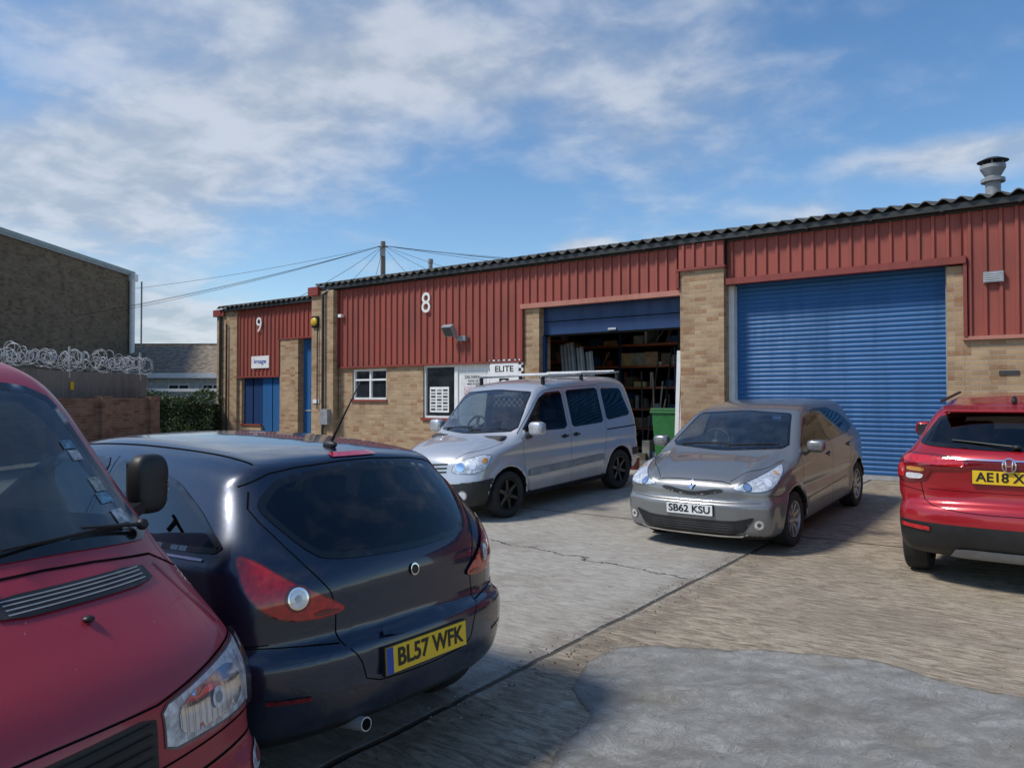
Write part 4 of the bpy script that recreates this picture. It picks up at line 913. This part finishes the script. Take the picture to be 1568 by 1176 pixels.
HG=pmat('hedge_leaves',(.05,.085,.025),.6,var=.6,vs=3); v=[];f=[]
for i in range(N):
    a=np.random.randn(3);a/=np.linalg.norm(a);b_=np.cross(a,np.random.randn(3));b_/=np.linalg.norm(b_);s_=.03+.03*random.random();o=np.array([cx[i],cy[i],cz[i]])
    k=len(v);v+=[o-a*s_,o+b_*s_*.5,o+a*s_,o-b_*s_*.5];f.append((k,k+1,k+2,k+3))
mkobj('leaves',v,f,[HG],he)
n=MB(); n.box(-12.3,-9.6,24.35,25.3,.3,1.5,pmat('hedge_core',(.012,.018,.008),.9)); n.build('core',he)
bg=empty('bungalow',(-15.5,36,0)); n=MB()
TILE=pmat('roof_tile',(.24,.19,.14),.9,var=.4,vs=5,bump=.6,bs=15)
n.box(-6,6,0,6,.3,2.75,pmat('render_wall',(.55,.57,.54),.8)); n.box(-6.3,6.3,-.45,-.3,2.62,2.85,WHITE)
for i in range(12):
    z0=2.85+i*.13; y0=-.42+i*.29
    n.add([(-6.3,y0,z0),(6.3,y0,z0),(6.3,y0+.31,z0+.13),(-6.3,y0+.31,z0+.13),(-6.3,y0,z0-.03),(6.3,y0,z0-.03)],[(0,1,2,3),(4,5,1,0)],TILE)
n.add([(-6.3,3.1,4.4),(6.3,3.1,4.4),(6.3,6.5,2.85),(-6.3,6.5,2.85)],[(0,1,2,3)],TILE); n.box(-6.3,6.3,2.95,3.2,4.36,4.46,TILE)
n.add([(-6,0,2.75),(-6,6,2.75),(-6,3.1,4.3)],[(0,1,2)],WHITE); n.add([(6,0,2.75),(6,6,2.75),(6,3.1,4.3)],[(0,1,2)],WHITE)
for x in(-.6,1.0,2.4): n.box(x,x+1.0,-.03,.0,1.5,2.35,WHITE); n.box(x+.07,x+.46,-.04,-.03,1.57,2.28,WG); n.box(x+.54,x+.93,-.04,-.03,1.57,2.28,WG)
n.build('bungalow_body',bg)
gr=empty('garage',(-13.2,31,0)); n=MB(); n.box(-3,3.5,0,3,.3,1.95,pmat('mint_wall',(.32,.42,.40),.8)); n.box(-3.1,3.6,-.15,3.1,1.95,2.07,WHITE); n.box(-1.2,1.2,-.03,0,.34,1.85,GREY); n.build('garage_body',gr)
tp=empty('telegraph_pole',(-6.4,38,0)); n=MB(); n.cyl((0,0,0),(0,0,9.45),.16,.12,12,WOOD); n.box(-.12,.12,-.2,.0,8.7,9.1,GREY); n.cyl((0,0,9.0),(-.9,1,0.3),.01,.01,4,GALV)
n.cyl((-.25,0,9.2),(.25,0,9.2),.03,.03,6,DASH); n.cyl((-.1,-.15,8.7),(-.1,-.15,7.2),.03,.03,6,WHITE); n.build('pole',tp)
def sag(a,b,s,n=24): return [(a[0]+(b[0]-a[0])*t,a[1]+(b[1]-a[1])*t,a[2]+(b[2]-a[2])*t-4*s*t*(1-t)) for t in [i/n for i in range(n+1)]]
top=(0,0,9.25)
for tgt,s_ in [((-20,2,6.8),.4),((-20,0,5.0),.4),((-19,-2,4.6),.4),((-16,-6,4.4),.3),((30,10,10.0),1.0),((34,6,9.4),.9),((22,-3,8.4),.7),((26,-6,7.4),.6),((4,-10,5),.2),((7,-8,5.1),.2),((9,-10,5.2),.2),((1.5,-12,5),.2),((-1,-10,4.6),.2),((-3,-10,4.6),.2)]:
    wire('overhead_wire',sag(top,tgt,s_),.009,INK,tp)
vp=empty('vent_pipe',(-3.3,31,0)); n=MB(); n.cyl((0,0,0),(0,0,7.15),.09,.09,10,GREY); n.cyl((0,0,7.15),(0,0,7.3),.11,.11,10,GREY); n.build('pipe',vp)
# ================================================================ GROUND
qs=np.concatenate([[-400,-100,-30,-10],np.arange(-5,16,.2),[20,40,100,300,900]]); ts=[-900,-100,-30,-10,0,3,10,30,100,900]
FD=(-.803,.596); v=[];f=[]
for q in qs:
    for t_ in ts: v.append((q*FN[0]+t_*FD[0],q*FN[1]+t_*FD[1],gq(q)))
nt_=len(ts)
for i in range(len(qs)-1):
    for j in range(nt_-1): f.append((i*nt_+j,(i+1)*nt_+j,(i+1)*nt_+j+1,i*nt_+j+1)[::-1])
m,nt,out=newmat('concrete_yard')
tc=nd(nt,'ShaderNodeTexCoord').outputs['Object']
qv=nd(nt,'ShaderNodeVectorMath',{0:tc,1:(FN[0],FN[1],0)},operation='DOT_PRODUCT').outputs['Value']
tv=nd(nt,'ShaderNodeVectorMath',{0:tc,1:(FD[0],FD[1],0)},operation='DOT_PRODUCT').outputs['Value']
wob=mth(nt,'MULTIPLY',mth(nt,'SUBTRACT',noise(nt,tc,2.5,4),.5),.06)
tvw=mth(nt,'ADD',tv,wob); qvw=mth(nt,'ADD',qv,wob)
side=ramp(nt,tvw,2.70,2.84)
rv=nd(nt,'ShaderNodeCombineXYZ',{0:mth(nt,'MULTIPLY',qv,24),1:mth(nt,'MULTIPLY',tv,5.5)}).outputs[0]
ridge=noise(nt,rv,1,6,.72,.7)
agg=nd(nt,'ShaderNodeTexVoronoi',{'Vector':tc,'Scale':48}).outputs['Distance']
fine=noise(nt,tc,70,4,.7); big=noise(nt,tc,.55,6,.6); med=noise(nt,tc,4,6,.65); sp2=noise(nt,tc,22,5,.7); st=noise(nt,tc,1.5,7,.68)
brown=mixc(nt,ramp(nt,ridge,.34,.66),(.185,.145,.10),(.46,.385,.285))
brown=mixc(nt,mth(nt,'MULTIPLY',ramp(nt,agg,.35,.1),.4),brown,(.50,.44,.355))
pale=mixc(nt,ramp(nt,ridge,.3,.7),(.28,.255,.215),(.46,.43,.375))
base=mixc(nt,side,brown,pale)
base=mixc(nt,mth(nt,'MULTIPLY',ramp(nt,big,.46,.66),.42),base,(.19,.155,.115))
base=mixc(nt,mth(nt,'MULTIPLY',ramp(nt,med,.52,.72),.35),base,(.48,.435,.36))
base=mixc(nt,mth(nt,'MULTIPLY',ramp(nt,fine,.60,.70),.6),base,(.10,.085,.067))
base=mixc(nt,mth(nt,'MULTIPLY',ramp(nt,sp2,.58,.72),.45),base,(.15,.125,.097))
base=mixc(nt,mth(nt,'MULTIPLY',ramp(nt,st,.58,.72),.5),base,(.10,.083,.067))
def line(val,pos,wd): return ramp(nt,mth(nt,'ABSOLUTE',mth(nt,'SUBTRACT',val,pos)),wd,wd*.3)
brk=ramp(nt,noise(nt,tc,3.0,5,.7),.30,.48)
j=mth(nt,'MULTIPLY',line(tvw,2.80,.030),mth(nt,'ADD',mth(nt,'MULTIPLY',brk,.6),.4))
for p_ in (7.3,-1.7,-6.2): j=mth(nt,'MAXIMUM',j,line(tvw,p_,.022))
for p_ in (9.0,13.3,0.5): j=mth(nt,'MAXIMUM',j,mth(nt,'MULTIPLY',line(qvw,p_,.022),.9))
cw=mth(nt,'ADD',mth(nt,'MULTIPLY',noise(nt,tc,1.3,6,.7),.9),mth(nt,'MULTIPLY',tv,.15))
ck=mth(nt,'MULTIPLY',line(mth(nt,'SUBTRACT',qv,cw),5.7,.018),ramp(nt,tv,2.7,2.9)); j=mth(nt,'MAXIMUM',j,ck)
cw2=mth(nt,'ADD',mth(nt,'MULTIPLY',noise(nt,tc,1.9,6,.7),.7),mth(nt,'MULTIPLY',qv,-.12))
ck2=mth(nt,'MULTIPLY',line(mth(nt,'SUBTRACT',tv,cw2),-2.6,.012),.8); j=mth(nt,'MAXIMUM',j,ck2)
base=mixc(nt,mth(nt,'MULTIPLY',j,.88),base,(.032,.028,.022))
base=mixc(nt,mth(nt,'MULTIPLY',mth(nt,'MULTIPLY',line(tvw,2.72,.45),ramp(nt,med,.35,.65)),.5),base,(.12,.095,.07))
bs=nd(nt,'ShaderNodeBsdfPrincipled',{'Base Color':base,'Roughness':mth(nt,'SUBTRACT',.92,mth(nt,'MULTIPLY',ramp(nt,big,.5,.72),.2)),'Specular IOR Level':.3})
hh=mth(nt,'ADD',mth(nt,'MULTIPLY',ridge,1.0),mth(nt,'ADD',mth(nt,'MULTIPLY',fine,.5),mth(nt,'MULTIPLY',j,-2)))
bn=nd(nt,'ShaderNodeBump',{'Height':hh,'Strength':.8,'Distance':.015}); nt.links.new(bn.outputs[0],bs.inputs['Normal']); nt.links.new(bs.outputs[0],out.inputs[0])
mkobj('ground',v,f,[m],None,True)
# cement patch
pp=[(.46,4.94),(.9,5.2),(1.35,5.05),(1.75,5.0),(2.32,4.86),(2.52,4.5),(2.9,4.2),(3.6,3.9),(4.2,3.0),(3.2,1.8),(1.2,1.2),(.1,1.6),(-.2,2.6),(.1,3.4),(.40,3.95),(.36,4.4)]
pp=chaikin(pp,2); pp=resample(pp,.03); rs=np.random.RandomState(3); jit=rs.randn(len(pp),2)
for _ in range(2): jit=(jit+np.roll(jit,1,0)+np.roll(jit,-1,0))/2.2
lo=rs.randn(len(pp),2)
for _ in range(40): lo=(lo+np.roll(lo,1,0)+np.roll(lo,-1,0))/3
lo/=np.abs(lo).max(); pp=pp+jit*.010+lo*.08
x0,y0=pp.min(0);x1,y1=pp.max(0); GX,GY=np.meshgrid(np.arange(x0,x1,.05),np.arange(y0,y1,.05)); GX=GX.ravel();GY=GY.ravel(); sdp=polysdf(pp,GX,GY); mk_=sdp<-.02
vv=[Vector((float(a),float(b_))) for a,b_ in pp]+[Vector((float(a),float(b_))) for a,b_ in zip(GX[mk_],GY[mk_])]
rv_,_,rf,*_=delaunay_2d_cdt(vv,[(i,(i+1)%len(pp)) for i in range(len(pp))],[],0,1e-5)
cen=np.array([[(rv_[t[0]][k]+rv_[t[1]][k]+rv_[t[2]][k])/3 for k in(0,1)] for t in rf]); ok=inpoly(pp,cen[:,0],cen[:,1])
m,nt,out=newmat('cement_patch'); tc=nd(nt,'ShaderNodeTexCoord').outputs['Object']
edge=nd(nt,'ShaderNodeAttribute',attribute_name='edge').outputs['Fac']
dv=nd(nt,'ShaderNodeVectorMath',{0:tc,1:nd(nt,'ShaderNodeTexNoise',{'Vector':tc,'Scale':2.6,'Detail':2}).outputs['Color']},operation='ADD').outputs[0]
wv=noise(nt,nd(nt,'ShaderNodeMapping',{0:dv,3:(9,24,1)}).outputs[0],1.7,5,.65,3.0)
n1=noise(nt,tc,2.2,7,.7); n2=noise(nt,tc,60,3); n3=noise(nt,tc,9,6,.7); n4=noise(nt,tc,30,5,.7)
cc=mixc(nt,ramp(nt,n1,.30,.72),(.255,.245,.22),(.375,.37,.345)); cc=mixc(nt,mth(nt,'MULTIPLY',ramp(nt,wv,.50,.40),.45),cc,(.165,.155,.135)); cc=mixc(nt,mth(nt,'MULTIPLY',ramp(nt,n2,.58,.72),.35),cc,(.46,.45,.43)); cc=mixc(nt,mth(nt,'MULTIPLY',ramp(nt,noise(nt,tc,1.3,5),.52,.68),.5),cc,(.225,.20,.155)); cc=mixc(nt,mth(nt,'MULTIPLY',ramp(nt,n3,.58,.70),.5),cc,(.17,.155,.13)); cc=mixc(nt,mth(nt,'MULTIPLY',ramp(nt,n4,.60,.70),.5),cc,(.12,.11,.09))
ef=mth(nt,'MULTIPLY',ramp(nt,mth(nt,'ADD',edge,mth(nt,'MULTIPLY',mth(nt,'SUBTRACT',n3,.5),.22)),.05,-.01),.85)
cc=mixc(nt,ef,cc,(.19,.16,.12))
bs=nd(nt,'ShaderNodeBsdfPrincipled',{'Base Color':cc,'Roughness':.9,'Specular IOR Level':.2}); bn=nd(nt,'ShaderNodeBump',{'Height':mth(nt,'ADD',wv,mth(nt,'MULTIPLY',n2,.25)),'Strength':.9,'Distance':.014}); nt.links.new(bn.outputs[0],bs.inputs['Normal']); nt.links.new(bs.outputs[0],out.inputs[0])
ob=mkobj('cement_repair_patch',[(p[0],p[1],gz(p[0],p[1])+.006) for p in rv_],[rf[i] for i in range(len(rf)) if ok[i]],[m],None,True)
ed=-polysdf(pp,np.array([p[0] for p in rv_]),np.array([p[1] for p in rv_])); at=ob.data.attributes.new('edge','FLOAT','POINT'); at.data.foreach_set('value',np.clip(ed,0,1).astype(np.float32))
# loose grit, chips and leaves
n=MB(); gm=[pmat('grit_pale',(.38,.35,.30),.9),pmat('grit_dark',(.08,.07,.055),.9),pmat('dead_leaf',(.16,.085,.03),.8)]
def chip(x,y,s_,m_):
    z=gz(x,y)+.004; a=random.random()*6; ca,sa=math.cos(a)*s_,math.sin(a)*s_
    n.add([(x-ca,y-sa,z),(x+sa*.6,y-ca*.6,z),(x+ca,y+sa,z),(x-sa*.7,y+ca*.7,z),(x,y,z+s_*.7)],[(0,1,4),(1,2,4),(2,3,4),(3,0,4)],m_)
for i in range(900):
    r_=random.random()
    if r_<.45: q=random.uniform(2.5,9); t_=2.78+random.gauss(0,.10)
    elif r_<.75:
        k=random.randrange(len(pp)); x,y=pp[k]; chip(x+random.gauss(0,.06),y+random.gauss(0,.06),random.uniform(.003,.010),random.choice(gm[:2])); continue
    else: q=random.uniform(2.5,12); t_=random.uniform(-5,8)
    chip(q*FN[0]+t_*FD[0],q*FN[1]+t_*FD[1],random.uniform(.003,.011),random.choice([gm[0],gm[1],gm[1],gm[2]]))
n.build('loose_grit')
# ================================================================ WORLD / LIGHT / CAMERA
W=bpy.data.worlds.new('World'); scene.world=W; W.use_nodes=True; nt=W.node_tree; nt.nodes.clear()
SUN=Vector((-.95,-.22,0)).normalized(); EL=rad(50)
sky=nd(nt,'ShaderNodeTexSky',sky_type='NISHITA',sun_disc=False,sun_elevation=EL,sun_rotation=math.atan2(SUN.x,SUN.y),air_density=1.0,dust_density=.3,ozone_density=2.0)
tc=nd(nt,'ShaderNodeTexCoord').outputs['Generated']
sp=nd(nt,'ShaderNodeSeparateXYZ',{0:tc}); zz=mth(nt,'ADD',mth(nt,'MAXIMUM',sp.outputs[2],0),.22)
pv=nd(nt,'ShaderNodeCombineXYZ',{0:mth(nt,'DIVIDE',sp.outputs[0],zz),1:mth(nt,'DIVIDE',sp.outputs[1],zz)}).outputs[0]
mp=nd(nt,'ShaderNodeMapping',{0:pv,2:(0,0,rad(35)),3:(1.15,1.25,1)}).outputs[0]
n1=noise(nt,mp,1.3,7,.5,.1); n2=noise(nt,mp,4.8,7,.55,.2)
nn=mth(nt,'ADD',mth(nt,'MULTIPLY',n1,.60),mth(nt,'MULTIPLY',n2,.40))
def pdir(px,py): return Vector(((px-784)/1177,1,(610-py)/1177)).normalized()
bias=None
for px,py,r,wt,zs in [(200,100,.48,.17,1.2),(100,300,.32,.22,1.8),(660,130,.28,.20,1.3),(480,60,.25,.06,1.3),(1000,60,.40,.14,1.5),(1480,235,.20,.33,5),(1250,330,.14,.17,4),(900,378,.07,.30,3.5),(240,500,.16,.32,2.2),(760,300,.24,-.12,1.5),(1350,130,.25,-.05,1.5),(420,380,.14,-.10,1.5)]:
    dv=nd(nt,'ShaderNodeVectorMath',{0:tc,1:tuple(pdir(px,py))},operation='SUBTRACT').outputs[0]
    dv=nd(nt,'ShaderNodeVectorMath',{0:dv,1:(1,1,zs)},operation='MULTIPLY').outputs[0]
    L=nd(nt,'ShaderNodeVectorMath',{0:dv},operation='LENGTH').outputs['Value']
    bl=mth(nt,'MULTIPLY',ramp(nt,L,r,0),wt); bias=bl if bias is None else mth(nt,'ADD',bias,bl)
cf=ramp(nt,mth(nt,'ADD',nn,bias),.46,.83)
cf=mth(nt,'MULTIPLY',cf,.82)
skc=nd(nt,'ShaderNodeHueSaturation',{'Saturation':1.2,'Value':1.0,'Color':sky.outputs[0]}).outputs[0]
b1=nd(nt,'ShaderNodeBackground',{0:skc,1:.15})
ccol=mixc(nt,ramp(nt,n2,.35,.65),(.43,.49,.58),(.66,.70,.77))
b2=nd(nt,'ShaderNodeBackground',{0:ccol,1:1.0})
mx=nd(nt,'ShaderNodeMixShader',{0:cf,1:b1.outputs[0],2:b2.outputs[0]}); wo=nd(nt,'ShaderNodeOutputWorld',{0:mx.outputs[0]})
sl=bpy.data.lights.new('sun','SUN'); sl.energy=3.4; sl.angle=rad(10); sl.color=(1,.95,.87)
so=bpy.data.objects.new('sun',sl); col.objects.link(so)
sd=Vector((SUN.x*math.cos(EL),SUN.y*math.cos(EL),math.sin(EL))); so.rotation_euler=sd.to_track_quat('Z','Y').to_euler(); so.location=(0,0,20)
cam=bpy.data.cameras.new('camera'); cam.lens=27.02; cam.sensor_width=36; cam.clip_end=3000; cam.clip_start=.05
co=bpy.data.objects.new('camera',cam); col.objects.link(co); co.location=(0,0,CAMZ); co.rotation_euler=(rad(90+1.07),0,0); scene.camera=co
scene.view_settings.view_transform='Standard'; scene.view_settings.look='None'; scene.view_settings.exposure=0
